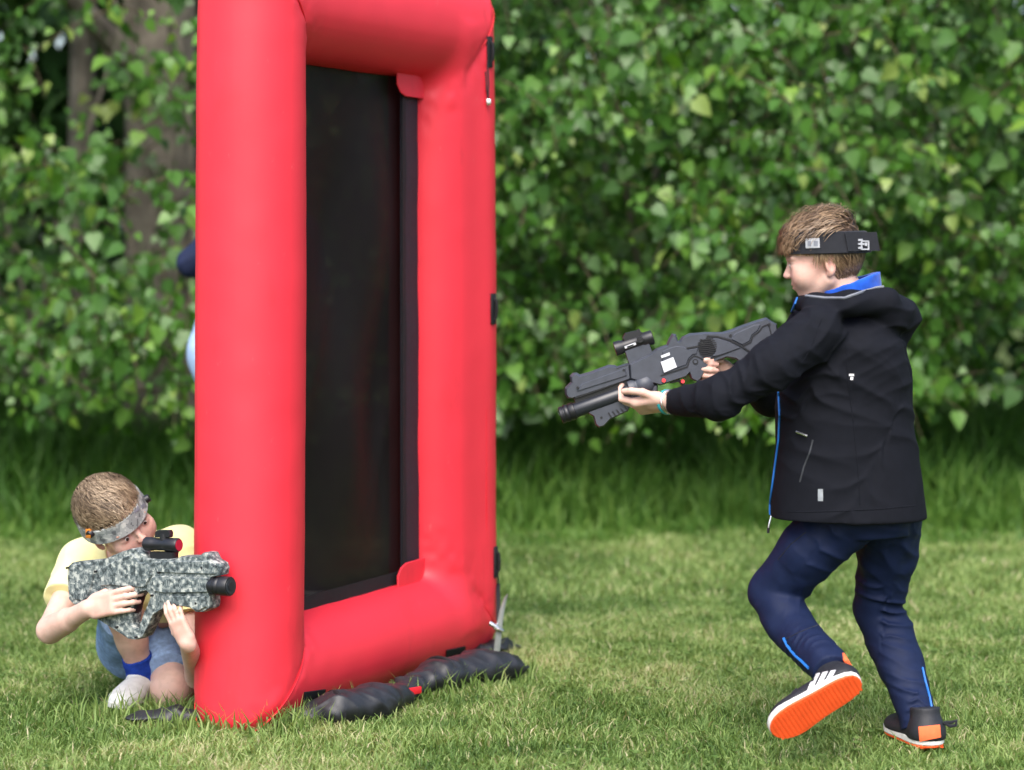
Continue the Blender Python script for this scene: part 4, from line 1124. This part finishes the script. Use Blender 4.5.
Surf(sh).patch([(919, 727), (939, 725), (940, 737), (920, 741)], .004, 5).build('heel_tab', M['orange_fab'], sh)
lp = PR(.020, -.036, .060)
MB().tube([lp, lp + V(.020, -.006, .002), lp + V(.032, -.006, .006), lp + V(.030, -.006, -.006), lp + V(.016, -.006, -.008), lp], .0048, 7).build('lace_loop', M['band'], sh)

# headband with the two sensor pads and a loose tail behind
hb = band_ring('headband', M['band'], boy, c1, R1, 1.0, .050, .060, (.110, .089), tilt=.15, th=.005, off=(-.016, 0))
# (the left of the head faces the lens, so the tail leaves on that side)
tl_ = [P1(-.066, .087, .041), P1(-.112, .062, .034), P1(-.150, .054, .028)]
v = []
for p in tl_:
    for dz in (-.025, .025):
        for q in (0, .004): v.append(p + R1[2] * dz + R1[1] * q)
f_ = []
for i in range(2):
    a = 4 * i; f_ += [(a, a + 4, a + 6, a + 2), (a + 1, a + 3, a + 7, a + 5), (a, a + 1, a + 5, a + 4), (a + 2, a + 6, a + 7, a + 3)]
f_ += [(0, 2, 3, 1), (8, 9, 11, 10)]
tail1 = MB().add(v, f_).build('headband_tail', M['band'], hb); sbt = Surf(tail1)
sb = Surf(hb)
sb.patch([(805.5, 238.5), (819.5, 238), (820, 248), (806, 248.5)], .0035, 4).build('sensor_pad', M['pad'], hb, bevel=.001)
for q in ([(808, 241), (811.5, 241), (811.5, 246), (808, 246)], [(814, 241), (818, 241), (818, 246), (814, 246)]):
    sb.patch(q, .0042, 2).build('pad_mark', M['grey_trim'], hb)
def frame_marks(S_, x0, y0, x1, y1, w, m, par):
    for q in ([(x0, y0), (x1, y0), (x1, y0 + w), (x0, y0 + w)], [(x0, y1 - w), (x1, y1 - w), (x1, y1), (x0, y1)], [(x0, y0), (x0 + w, y0), (x0 + w, y1), (x0, y1)], [(x1 - w, y0), (x1, y0), (x1, y1), (x1 - w, y1)]):
        S_.patch(q, .003, 2).build('print_mark', m, par)
frame_marks(sbt, 860.5, 240.5, 869, 250, 1.3, M['pad'], hb)
for q in ([(858, 239), (862, 239), (862, 241), (858, 241)], [(858, 243), (864, 243), (864, 245), (858, 245)], [(858, 247), (862, 247), (862, 249), (858, 249)], [(864.5, 242.5), (867, 242.5), (867, 246), (864.5, 246)]):
    sbt.patch(q, .0032, 2).build('print_mark', M['pad'], hb)
# wristbands
dw = nrm(wrL - elL); wc = wrL + dw * .006
ring(wc - dw * .004, dw, .0285, .0065, 24).build('wristband', M['teal'], boy)
ring(wc - dw * .016, dw, .030, .004, 24).build('watch_strap', M['steel'], boy)

# ------------------------------------------------------------------ the black toy rifle
GY = 6.47
gun = thing('toy_rifle', Q(668, 372, GY), 'black plastic laser tag rifle with red dot sight held by the jacketed boy', 'toy gun')
def C1(pts, ox=550, oy=310, s=6.417): return [(ox + x / s, oy + y / s) for x, y in pts]
def C2(pts): return C1(pts, 660, 310, 6.415)
g3 = lambda dy: (lambda p: Q(p[0], p[1], GY) + V(0, dy, 0))
YN = V(0, 1, 0)
body_pts = C1([(505, 345), (560, 318), (640, 280)]) + C2([(-30, 250), (0, 238), (42, 222), (58, 182), (78, 152), (100, 155), (112, 195), (122, 198), (142, 172), (190, 150), (290, 142), (400, 142), (460, 124), (520, 100), (600, 72), (680, 48), (700, 62), (745, 88), (752, 150), (735, 200), (680, 255), (600, 300), (560, 335), (530, 352), (480, 312), (425, 303), (340, 335), (300, 362), (285, 392), (262, 440), (236, 462), (196, 440), (184, 408), (165, 428), (0, 482), (-40, 470)]) + C1([(640, 470), (560, 455), (512, 440)])
plate([body_pts], .052, (1.5, .011), g3(0), YN).build('body', M['gun'], gun)
shroud = C1([(95, 500), (96, 540), (112, 566), (140, 572), (300, 520), (500, 452), (520, 445), (512, 345), (500, 340), (430, 362), (418, 354), (376, 352), (255, 396), (192, 414), (172, 402), (146, 404), (126, 424), (132, 462)])
plate([shroud], .044, (1.9, .013), g3(0), YN).build('barrel_shroud', M['gun'], gun)
fore = C1([(232, 655), (276, 682), (290, 735), (314, 752), (346, 745), (388, 700), (500, 648), (525, 600), (600, 560), (690, 520), (690, 470), (560, 520), (300, 618)])
plate([fore], .038, (1.4, .009), g3(0), YN).build('fore_grip', M['gun'], gun)
def cyl(a, b, r, name, m, par, dy=0, seg=20, prof=None):
    A, B = Q(*a, GY) + V(0, dy, 0), Q(*b, GY) + V(0, dy, 0)
    prof = prof or [(0, r * .9), (.02, r), (.98, r), (1, r * .9)]
    return MB().tube([A + (B - A) * t for t, _ in prof], [q for _, q in prof], seg).build(name, m, par, angle=50)
cc = lambda x, y: C1([(x, y)])[0]
plate([C1([(150, 560), (170, 620), (520, 520), (640, 480), (620, 430), (500, 445)])], .026, (.3, .003), g3(0), YN).build('barrel_core', M['gun_dark'], gun)
cyl(cc(90, 668), cc(540, 508), .0205, 'barrel', M['gun_metal'], gun, -.006)
cyl(cc(66, 677), cc(160, 643), .0235, 'muzzle', M['gun_dark'], gun, -.006, 24, [(0, .019), (.03, .0225), (.2, .0235), (.24, .0215), (.3, .0215), (.34, .0235), (.55, .0235), (.6, .0215), (.66, .0235), (.97, .0235), (1, .021)])
cyl(cc(64, 678), cc(62, 679), .016, 'muzzle_bore', M['gun_dark'], gun, -.006)
cyl(cc(505, 512), cc(655, 456), .0265, 'barrel_collar', M['gun'], gun, -.006, 24, [(0, .022), (.04, .026), (.3, .026), (.33, .024), (.38, .024), (.42, .027), (.85, .027), (1, .019)])
cyl(cc(652, 458), cc(690, 440), .011, 'collar_pin', M['gun_dark'], gun, -.012)
# sight
sight = cyl(cc(415, 252), cc(662, 172), .0185, 'sight', M['gun_dark'], gun, 0, 24, [(0, .014), (.01, .0195), (.16, .0195), (.2, .0175), (.7, .0175), (.74, .0195), (.98, .0195), (1, .015)])
plate([C1([(478, 262), (508, 350), (664, 290), (632, 205)])], .028, (.4, .003), g3(0), YN).build('sight_mount', M['gun'], sight)
plate([C1([(462, 178), (480, 148), (520, 138), (548, 132), (572, 120), (584, 140), (612, 150), (600, 178), (480, 206)])], .022, (.4, .004), g3(0), YN).build('sight_turret', M['gun_dark'], sight)
cyl(cc(575, 186), cc(577, 188), .008, 'turret_cap', M['gun_dark'], sight, -.02)
A = Q(*cc(575, 188), GY); MB().tube([A + V(0, -.016, 0), A + V(0, -.026, 0)], [.009, .008], 14).build('turret_cap', M['gun_dark'], sight)
ssg = Surf(sight)
ssg.patch(C1([(476, 234), (548, 208), (554, 222), (482, 248)]), .0008, 4).build('sight_label', M['sticker'], sight)
ssg.patch(C1([(492, 234), (534, 219), (537, 226), (495, 241)]), .0014, 2).build('label_print', M['gun_dark'], sight)
# raised panels
for poly in (C2([(10, 262), (60, 240), (100, 228), (150, 232), (170, 250), (240, 240), (232, 280), (205, 284), (180, 308), (164, 350), (10, 400)]), C2([(310, 175), (370, 178), (440, 200), (512, 240), (400, 282), (322, 300), (350, 260)]), C2([(470, 150), (600, 92), (640, 90), (622, 128), (584, 158), (568, 198), (522, 222), (450, 186)])):
    plate([poly], .006, (.8, .0025), g3(-.0265), YN).build('side_panel', M['gun'], gun)
plate([C1([(170, 520), (200, 470), (480, 368), (490, 420)])], .006, (.8, .003), g3(-.0225), YN).build('side_panel', M['gun'], gun)
# surface details on the side towards the lens
def flat_on(poly, name, m, dy=-.0300, th=.002):
    return plate([poly], th, (.05, .0006), g3(dy), YN).build(name, m, gun)
flat_on(C2([(0, 330), (80, 298), (104, 362), (22, 398)]), 'sticker', M['sticker'])
flat_on(C2([(0, 290), (56, 268), (60, 286), (6, 306)]), 'sticker', M['sticker'])
for x, y, r in ((222, 328, .0075),):
    A = Q(*C2([(x, y)])[0], GY); MB().tube([A + V(0, -.024, 0), A + V(0, -.028, 0)], r, 16).build('pivot_pin', M['gun_dark'], gun)
    MB().tube([A + V(0, -.024, 0), A + V(0, -.0295, 0)], r * .55, 14).build('pivot_cap', M['gun'], gun)
for p in C1([(176, 494), (470, 382), (328, 688)]) + C2([(446, 160), (560, 298), (692, 90)]):
    A = Q(*p, GY); dy = -.0185 if p[1] > 415 else (-.0255 if p[0] < 630 else -.0290)
    MB().tube([A + V(0, dy + .004, 0), A + V(0, dy - .0012, 0)], .0036, 10).build('screw', M['gun_dark'], gun)
for x, y, r in ((20, 448, .0062), (142, 455, .0055)):
    A = Q(*C2([(x, y)])[0], GY); MB().tube([A + V(0, -.020, 0), A + V(0, -.031, 0)], [r, r * .85], 14).build('red_button', M['redbtn'], gun)
def groove(pts, w=.0022, dy=-.0265):
    MB().tube([Q(*p, GY) + V(0, dy, 0) for p in pts], w, 5).build('groove', M['gun_dark'], gun)
groove(C2([(165, 245), (280, 222), (300, 165), (360, 168), (440, 190), (520, 232), (605, 290)]), .0032)
groove(C2([(0, 418), (170, 362), (185, 315), (215, 290), (245, 300), (270, 315), (320, 310), (500, 240)]))
groove(C2([(520, 232), (575, 205), (590, 165), (630, 135), (650, 105), (700, 85)]))
groove(C2([(690, 90), (712, 175)]), .0016)
groove(C1([(160, 560), (320, 505), (490, 440)]), .0035, -.018)
groove(C1([(150, 470), (330, 405), (500, 350)]), .0016, -.0205)
for i in range(9):
    y = 186 + 12.5 * i; hw = 58 * math.sqrt(max(.12, 1 - ((i - 4) / 5) ** 2)); x0 = 300
    groove(C2([(x0 - hw, y + 6), (x0 + hw, y - 6)]), .0024, -.0285)
for q in ([(240, 212), (252, 206)], [(252, 192), (266, 186)], [(258, 214), (270, 208)]): groove(C2(q), .0026, -.0285)
for i in range(5):
    x = 372 + 26 * i; groove(C1([(x, 655 - 9 * i), (x + 22, 690 - 12 * i)]), .002, -.0192)
groove(C2([(60, 462), (120, 452), (150, 480)]), .0045, -.005)

# ------------------------------------------------------------------ the kneeling boy
kid = thing('person', G(150, 712), 'boy in pale yellow t-shirt and denim shorts kneeling by the red post with camouflage rifle', 'person')
S2 = 1.10
c2 = Q(118, 521, 6.87)
f2, u2 = V(.65, -.72, -.216), V(-.36, -.55, .75)
ksR, ksL = Q(84, 562, 7.08), Q(180, 550, 7.06)
keR = Q(50, 630, 6.84)
keL = Q(198, 676, 6.86)
pel = Q(152, 640, 7.28)
kkR, kaR = Q(122, 606, 6.98), Q(140, 668, 7.05)
kkL, kaL = Q(172, 689, 7.00), Q(178, 700, 7.36)
# gun plane of the camouflage rifle
ga, gb = Q(75, 580, 6.78), Q(235, 585, 6.50)
gd = nrm((gb - ga) * V(1, 1, 0)); gn = V(gd[1], -gd[0], 0)          # gn points to the lens side
def GP(px, py, off=0.0):
    r = ray(px, py); t = ((ga - CAMP) @ gn) / (r @ gn); return CAMP + r * t + gn * off
kwR = GP(101, 606, .050); kwL = GP(191, 642, .014)
F = Field((-1.45, 6.45, .0), (-.80, 7.62, .90), .0032)
F.cone(pel, Q(136, 572, 7.08), .105, .11, .04, flat=(V(.3, 1, .3), .8))
F.cone(ksR, ksL, .050, .050, .05)
F.path([ksR, keR, kwR], [.044, .036, .0245], .015)
F.cone(keR + nrm(kwR - keR) * .03, keR + nrm(kwR - keR) * .10, .036, .034, .01)
F.path([ksL, keL, kwL], [.044, .034, .0235], .015)
F.path([pel + V(-.06, 0, 0), kkR, kaR], [.075, .052, .036], .02)
F.cone(kkR + (kaR - kkR) * .25 + V(0, .02, 0), kkR + (kaR - kkR) * .55, .048, .043, .02)
F.path([pel + V(.05, -.02, 0), kkL, kaL], [.080, .056, .038], .02)
F.ell(kkL + V(0, -.012, .002), (.056, .052, .054), None, .02)
R2, P2 = head(F, c2, f2, u2, S2)
F.path([Q(131, 560, 7.06), P2(-.02, 0, -.04)], [.050, .048], .03)
# right hand on the grip: back of the hand to the lens, fingers curl away round the grip
hand(F, kwR, GP(130, 599, .042) - kwR, -gn + V(0, 0, -.1), V(0, 0, 1), [(.05, .25, .5), (.10, .35, .7), (.12, .4, .7), (.15, .45, .7)], [(.8, .3, .6), (.9, -.1, .6), (.9, -.2, .5)], 1.05)
# left hand comes up from below, fingers laid up the lens side of the fore-end
hand(F, kwL, GP(179, 606, .036) - kwL, -gn, -gd, [(.05, .45, .4), (.05, .5, .4), (.1, .5, .4), (.15, .5, .4)], [(.7, .6, .4), (.8, .3, .5), (.9, .1, .4)], .86)
body2 = field_obj(F, 'body', M['skin'], kid, 1, color=head_color(c2, R2, S2, brow=(.30, .19, .11)))
for b in (.031, -.031):
    MB().tube([P2(.066, b, .001), P2(.0876, b, .001)], [.010, .0062], 12).build('eye', M['eye'], kid)
    MB().tube([P2(.080, b, .001), P2(.0888, b, .001)], [.0060, .0050], 10).build('iris', M['iris'], kid)
# short hair
def region2(p):
    if -.004 < p[2] - .06 * p[0] < .054: return False
    if p[2] > .062: return True
    if p[0] > .05: return p[2] > .055
    if p[0] > -.02: return p[2] > .012 and abs(p[1]) > .03 or p[2] > .05
    return p[2] > -.050 + .2 * (p[0] + .10)
cap2 = Field(c2 - .17, c2 + .17, .004)
cap2.ell(P2(-.013, 0, .036), V(.100, .082, .089) * S2, R2, .02)
cap2.ell(P2(-.050, 0, -.005), V(.052, .060, .055) * S2, R2, .02)
cap2.cut(P2(.030, 0, .030), R2.T @ nrm(V(.75, 0, -1)))
for b in (1, -1): cap2.box(P2(.03, b * .08, -.03), V(.055, .04, .050), R2, .01, .008, 'sub')
sets = [hair_strands('h', None, None, c2, R2, S2, 4200, region2, lambda p, r: V(.8 + r.normal(0, .12), .25 * math.sin(p[0] * 40) + r.normal(0, .16), -.25 + r.normal(0, .12)) if p[2] > .05 else V(.15 + r.normal(0, .12), r.normal(0, .12), -1),
                     lambda p, r: (.016 + .016 * r.random() if p[2] > .078 else .008 + .006 * r.random()), lambda p, r: .42 + .2 * r.random(), 41, .0019, (.107, .0885, .099), seg=4, tone=(.44, .2), clump=.45)]
hair_object('hair', M['hair2'], kid, sets, cap2)
# t-shirt
F = Field((-1.42, 6.70, .22), (-.78, 7.50, .80), .004)
F.cone(Q(150, 632, 7.26), Q(135, 575, 7.10), .128, .138, .04, flat=(V(.3, 1, .3), .82))
F.cone(ksR + V(.02, 0, -.01), ksL + V(-.02, 0, -.01), .070, .070, .05)
nk = nrm(P2(-.02, 0, -.04) - Q(131, 560, 7.06)); F.cone(Q(131, 562, 7.08), Q(131, 560, 7.06) + nk * .035, .085, .064, .03, capb=True)
eR = ksR + (keR - ksR) * .58; F.path([ksR, eR], [.074, .066], .03, capb=True)
eL = ksL + (keL - ksL) * .55; F.path([ksL, eL], [.074, .064], .03, capb=True)
F.cone(Q(131, 560, 7.06), P2(-.02, 0, .0), .055, .06, .01, 'sub')
js = [(ksR, V(.6, 0, .8), .12, .010, 24), (eR, keR - ksR, .08, .008, 30), (Q(160, 560, 7.0), V(-.5, 0, 1), .16, .010, 22), (Q(110, 575, 7.0), V(.6, 0, 1), .12, .009, 24)]
ts2 = field_obj(F, 'tshirt', M['yellow'], kid, 2, dict(joints=js, base=(.005, 9), seed=11))
# denim shorts
F = Field((-1.42, 6.70, .02), (-.78, 7.60, .62), .004)
F.ell(pel, (.15, .13, .12), None, .03)
kR = pel + (kkR - pel) * .86 + V(0, 0, -.005)
F.path([pel + V(-.06, 0, -.01), kR], [.105, .080], .03, capb=True)
kL = Q(169, 676, 7.035)
F.path([pel + V(.05, -.02, 0), kL], [.112, .074], .03, capb=True)
F.path([kR + V(-.02, .02, -.02), Q(122, 646, 7.12)], [.050, .020], .03)                # slack cloth hanging behind the shin
js = [(Q(160, 640, 7.0), V(.2, 0, 1), .14, .012, 26), (kR, kkR - pel, .12, .010, 26), (Q(165, 670, 7.0), V(.5, 0, 1), .10, .009, 30)]
sh2 = field_obj(F, 'shorts', M['denim'], kid, 2, dict(joints=js, base=(.005, 10), seed=13))
s2 = Surf(sh2)
line_on(s2, [(152, 681), (160, 679), (172, 677), (190, 677)], .0022, 'hem', M['denim_hem'], sh2, .0008)
line_on(s2, [(151, 674), (162, 672), (174, 670), (190, 670)], .0014, 'hem_stitching', M['denim_hem'], sh2, .0005)
# sock and shoes
F = Field(kaR - .16, kaR + .16, .004)
sd = nrm(kkR - kaR)
F.cone(kaR - sd * .04, kaR + sd * .040, .043, .045, .01, capb=True)
F.cone(kaR - sd * .10, kaR + sd * .10, .034, .036, .002, 'sub')
field_obj(F, 'sock', M['sock'], kid, 1, dict(joints=[(kaR, sd, .08, .004, 60)], base=(.001, 20), seed=3))
tk = nrm(V(-.22, -.97, 0)); hk = V(kaR[0] + .012, kaR[1] + .055, .012)
sk, PK, RK = shoe(kid, hk, tk, V(0, 0, -1), .238, .102, M['white_shoe'], M['white_rubber'], None, collar=.050)
for i in range(4):
    a = .085 + .026 * i; z = .079 - .010 * i
    MB().tube([PK(a, -.030, z - .022), PK(a + .004, -.012, z), PK(a + .004, .012, z), PK(a, .030, z - .022)], .0032, 6).build('lace', M['lace'], sk)
MB().tube([PK(.05 + .047 * math.cos(t), .041 * math.sin(t), .094) for t in np.linspace(0, 2 * math.pi, 24)], .005, 7, cap=False).build('collar_rim', M['lace'], sk)
shoe(kid, V(kaL[0], kaL[1] + .02, .10), nrm(V(.05, .25, -.97)), V(0, .97, .25), .225, .090, M['white_shoe'], M['white_rubber'], None, collar=.035)
# camouflage headband
hb2 = band_ring('headband', M['camo_cloth'], kid, c2, R2, S2, .030, .044, (.1035, .0860), tilt=.06, th=.006, rough=.0012)
sb2 = Surf(hb2)
MB().tube([sb2.hit(91, 533, 0)[0], sb2.hit(91, 533, .010)[0]], [.0125, .011], 14).build('sensor_cap', M['gun_dark'], hb2)
sb2.patch([(88.3, 530.5), (92.8, 530.5), (92.8, 535.5), (88.3, 535.5)], .0115, 2).build('badge', M['logo_or'], hb2)
nb = sb2.hit(150, 497, 0)
MB().tube([nb[0], nb[0] + nb[1] * .012], [.013, .011], 14).build('sensor_cap', M['gun_dark'], hb2)
for q in ([(133, 509), (138, 506), (139.5, 510), (134.5, 513)], [(140.5, 505.5), (144, 503), (145.5, 506.5), (142, 509)]):
    sb2.patch(q, .0015, 2).build('print_mark', M['grey_trim'], hb2)

# ------------------------------------------------------------------ the camouflage toy rifle
cg = thing('toy_rifle', GP(140, 600), 'grey digital camouflage laser tag rifle with black muzzle held by the kneeling boy', 'toy gun')
def K(pts): return [(60 + x / 5.689, 540 + y / 5.689) for x, y in pts]
out2 = K([(72, 180), (78, 140), (98, 122), (180, 114), (280, 104), (310, 90), (370, 64), (428, 45), (456, 42), (490, 70), (512, 100), (580, 105), (690, 102), (712, 88), (820, 86), (842, 66), (872, 68), (892, 108), (930, 130), (940, 160), (932, 198), (890, 206), (884, 300), (886, 360), (880, 384), (842, 405), (802, 405), (780, 385), (720, 372), (640, 372), (612, 388), (562, 418), (540, 470), (502, 545), (462, 562), (420, 558), (330, 500), (270, 462), (236, 440), (160, 395), (98, 352), (80, 332), (74, 250)])
hole2 = K([(484, 292), (520, 282), (545, 310), (528, 360), (506, 410), (474, 496), (452, 494), (432, 468), (440, 400), (452, 340)])
p2 = lambda off: (lambda p: GP(p[0], p[1], off))
plate([out2, hole2], .048, (.7, .008), p2(0), gn).build('body', M['camo'], cg)
# raised panels, barrel channel and rails on the lens side
plate([K([(560, 205), (620, 196), (885, 208), (886, 290), (640, 296), (575, 285), (548, 250)])], .014, (1.0, .006), p2(.026), gn).build('barrel_housing', M['camo'], cg)
plate([K([(575, 118), (700, 112), (880, 112), (925, 140), (920, 188), (700, 182), (590, 176)])], .010, (.8, .004), p2(.026), gn).build('upper_rail', M['camo'], cg)
plate([K([(615, 310), (860, 312), (872, 372), (830, 394), (800, 392), (770, 372), (640, 362)])], .010, (.8, .004), p2(.026), gn).build('fore_end', M['camo'], cg)
plate([K([(250, 170), (330, 120), (450, 72), (490, 120), (540, 130), (560, 190), (520, 262), (430, 262), (330, 250), (268, 256)])], .008, (.8, .004), p2(.026), gn).build('receiver_panel', M['camo'], cg)
plate([K([(88, 150), (110, 132), (225, 128), (228, 200), (205, 290), (180, 340), (110, 330), (92, 300)])], .008, (.8, .004), p2(.025), gn).build('stock_panel', M['camo'], cg)
def tube2(a, b, prof, name, m, par, off=0.0, seg=24):
    A, B = GP(*a, off), GP(*b, off)
    return MB().tube([A + (B - A) * t for t, _ in prof], [q for _, q in prof], seg).build(name, m, par, angle=50)
kk = lambda x, y: K([(x, y)])[0]
tube2(kk(600, 246), kk(885, 256), [(0, .019), (.02, .021), (1, .021)], 'barrel', M['camo'], cg, .012)
mz = tube2(kk(872, 256), kk(985, 261), [(0, .021), (.06, .0245), (.28, .0245), (.30, .0225), (.36, .0225), (.38, .025), (.5, .025), (.52, .0235), (.56, .0235), (.58, .0265), (.97, .0265), (1, .025)], 'muzzle', M['gun_dark'], cg, .012)
tube2(kk(984, 261), kk(988, 261), [(0, .021), (.3, .021), (1, .0205)], 'muzzle_bore', M['gun_metal'], mz, .012)
tube2(kk(986, 261), kk(991, 261), [(0, .012), (1, .012)], 'muzzle_lens', M['gun_dark'], mz, .012)
# red dot sight on its riser
S1 = lambda x, y: (40 + x / 4.8125, 460 + y / 4.8125)
st2 = tube2(S1(508, 402), S1(668, 410), [(0, .015), (.02, .0185), (.25, .0185), (.28, .017), (.6, .017), (.64, .0195), (.97, .0195), (1, .0175)], 'sight', M['gun_dark'], cg, 0)
tube2(S1(666, 410), S1(671, 410), [(0, .0155), (1, .0155)], 'lens', M['lens'], st2, 0)
plate([[S1(*q) for q in ((540, 440), (655, 442), (652, 480), (545, 480))]], .026, (.4, .003), p2(0), gn).build('sight_mount', M['gun_dark'], st2)
A = GP(*S1(598, 372)); MB().tube([A + V(0, 0, -.01), A + V(0, 0, .010)], [.013, .012], 16).build('turret_cap', M['gun_dark'], st2)
plate([[S1(*q) for q in ((562, 345), (570, 337), (628, 337), (634, 352), (632, 372), (560, 372))]], .018, (.4, .003), p2(0), gn).build('sight_turret', M['gun_dark'], st2)
plate([K([(400, 262), (470, 270), (468, 330), (430, 440), (360, 420), (372, 330)])], .034, (.6, .008), p2(0), gn).build('grip', M['gun_dark'], cg)
for x, y in ((845, 150), (600, 178), (240, 172), (80, 152), (360, 488), (560, 308), (470, 545), (812, 352)):
    A = GP(*kk(x, y), .022); MB().tube([A, A + gn * .0105], .0032, 9).build('screw', M['gun_dark'], cg)

# ------------------------------------------------------------------ the person half hidden behind the frame
pY = 9.15
px_ = lambda x, y, dy=0: Q(x, y, pY + dy)
man = thing('person', px_(236, 0) * V(1, 1, 0), 'person in navy top and pale jeans standing mostly hidden behind the red post', 'person')
cm = V(px_(262, 0)[0], pY, 1.60)
F = Field((cm[0] - .46, pY - .40, 0), (cm[0] + .42, pY + .46, 1.82), .005)
sx = cm[0]; hx = px_(234, 0)[0]
arm = {-1: [V(sx - .15, pY + .02, 1.38), V(px_(189, 0)[0], pY + .04, 1.262), V(sx - .08, pY + .26, 1.26)],
       1: [V(sx + .16, pY, 1.38), V(sx + .20, pY + .08, 1.19), V(sx + .09, pY + .28, 1.26)]}
leg = {-1: [V(hx - .075, pY, .93), V(hx + .01, pY + .04, .50), V(hx + .04, pY - .02, .09)], 1: [V(hx + .10, pY, .93), V(hx + .16, pY + .02, .50), V(hx + .20, pY + .08, .09)]}
F.cone(V(hx, pY, .98), V(sx, pY, 1.34), .11, .13, .03, flat=(V(0, 1, 0), .75))
F.path([V(sx, pY, 1.38), V(sx, pY, 1.55)], [.06, .05], .03)
Rm, Pm = head(F, cm, V(.7, .7, 0), V(0, 0, 1), 1.04)
for sg in (-1, 1):
    F.path(arm[sg], [.046, .036, .026], .02)
    hand(F, arm[sg][2], V(.3, .6, .1), V(-sg, .1, 0), V(0, 0, 1), [(.5, .8, .5)] * 4, [(.6, .5, .5), (.8, 0, .5), (.8, -.2, .4)], 1.05)
    F.path(leg[sg], [.08, .055, .04], .03)
field_obj(F, 'body', M['skin'], man, 1, color=head_color(cm, Rm))
capm = Field(cm - .18, cm + .18, .006); capm.ell(Pm(-.014, 0, .042), V(.099, .080, .086), Rm, .02); capm.ell(Pm(-.05, 0, 0), V(.058, .066, .06), Rm, .02)
capm.cut(Pm(.03, 0, .03), Rm.T @ nrm(V(.8, 0, -1)))
sets = [hair_strands('h', None, None, cm, Rm, 1.04, 900, region2, lambda p, r: V(.6, r.normal(0, .4), -.5), lambda p, r: .03, lambda p, r: .5, 51, .003, (.1, .081, .091), seg=4)]
hair_object('hair', M['hair1'], man, sets, capm)
F = Field((cm[0] - .46, pY - .40, .84), (cm[0] + .42, pY + .46, 1.52), .006)
F.cone(V(hx, pY, .95), V(sx, pY, 1.36), .150, .160, .05, flat=(V(0, 1, 0), .78), capa=True)
for sg in (-1, 1): F.path(arm[sg][:2] + [arm[sg][1] + (arm[sg][2] - arm[sg][1]) * .9], [.068, .050, .042], .03, capb=True)
field_obj(F, 'sweater', M['navy_top'], man, 2, dict(joints=[(V(sx - .15, pY, 1.25), V(0, 0, 1), .2, .012, 20)], base=(.006, 8), seed=15))
F = Field((hx - .35, pY - .30, .03), (hx + .40, pY + .34, 1.08), .006)
F.cone(V(hx, pY, .90), V(hx, pY, 1.0), .165, .150, .05, flat=(V(0, 1, 0), .8))
for sg in (-1, 1): F.path(leg[sg], [.098, .075, .064], .03, capb=True)
field_obj(F, 'jeans', M['jeans'], man, 2, dict(joints=[(leg[sg][1], V(0, 0, 1), .2, .01, 20) for sg in (-1, 1)], base=(.006, 8), seed=16))
for sg in (-1, 1): shoe(man, V(leg[sg][2][0], leg[sg][2][1] + .06, .012), V(sg * .3 + .2, -1, 0), V(0, 0, -1), .28, .098, M['black_shoe'], M['white_rubber'], None)
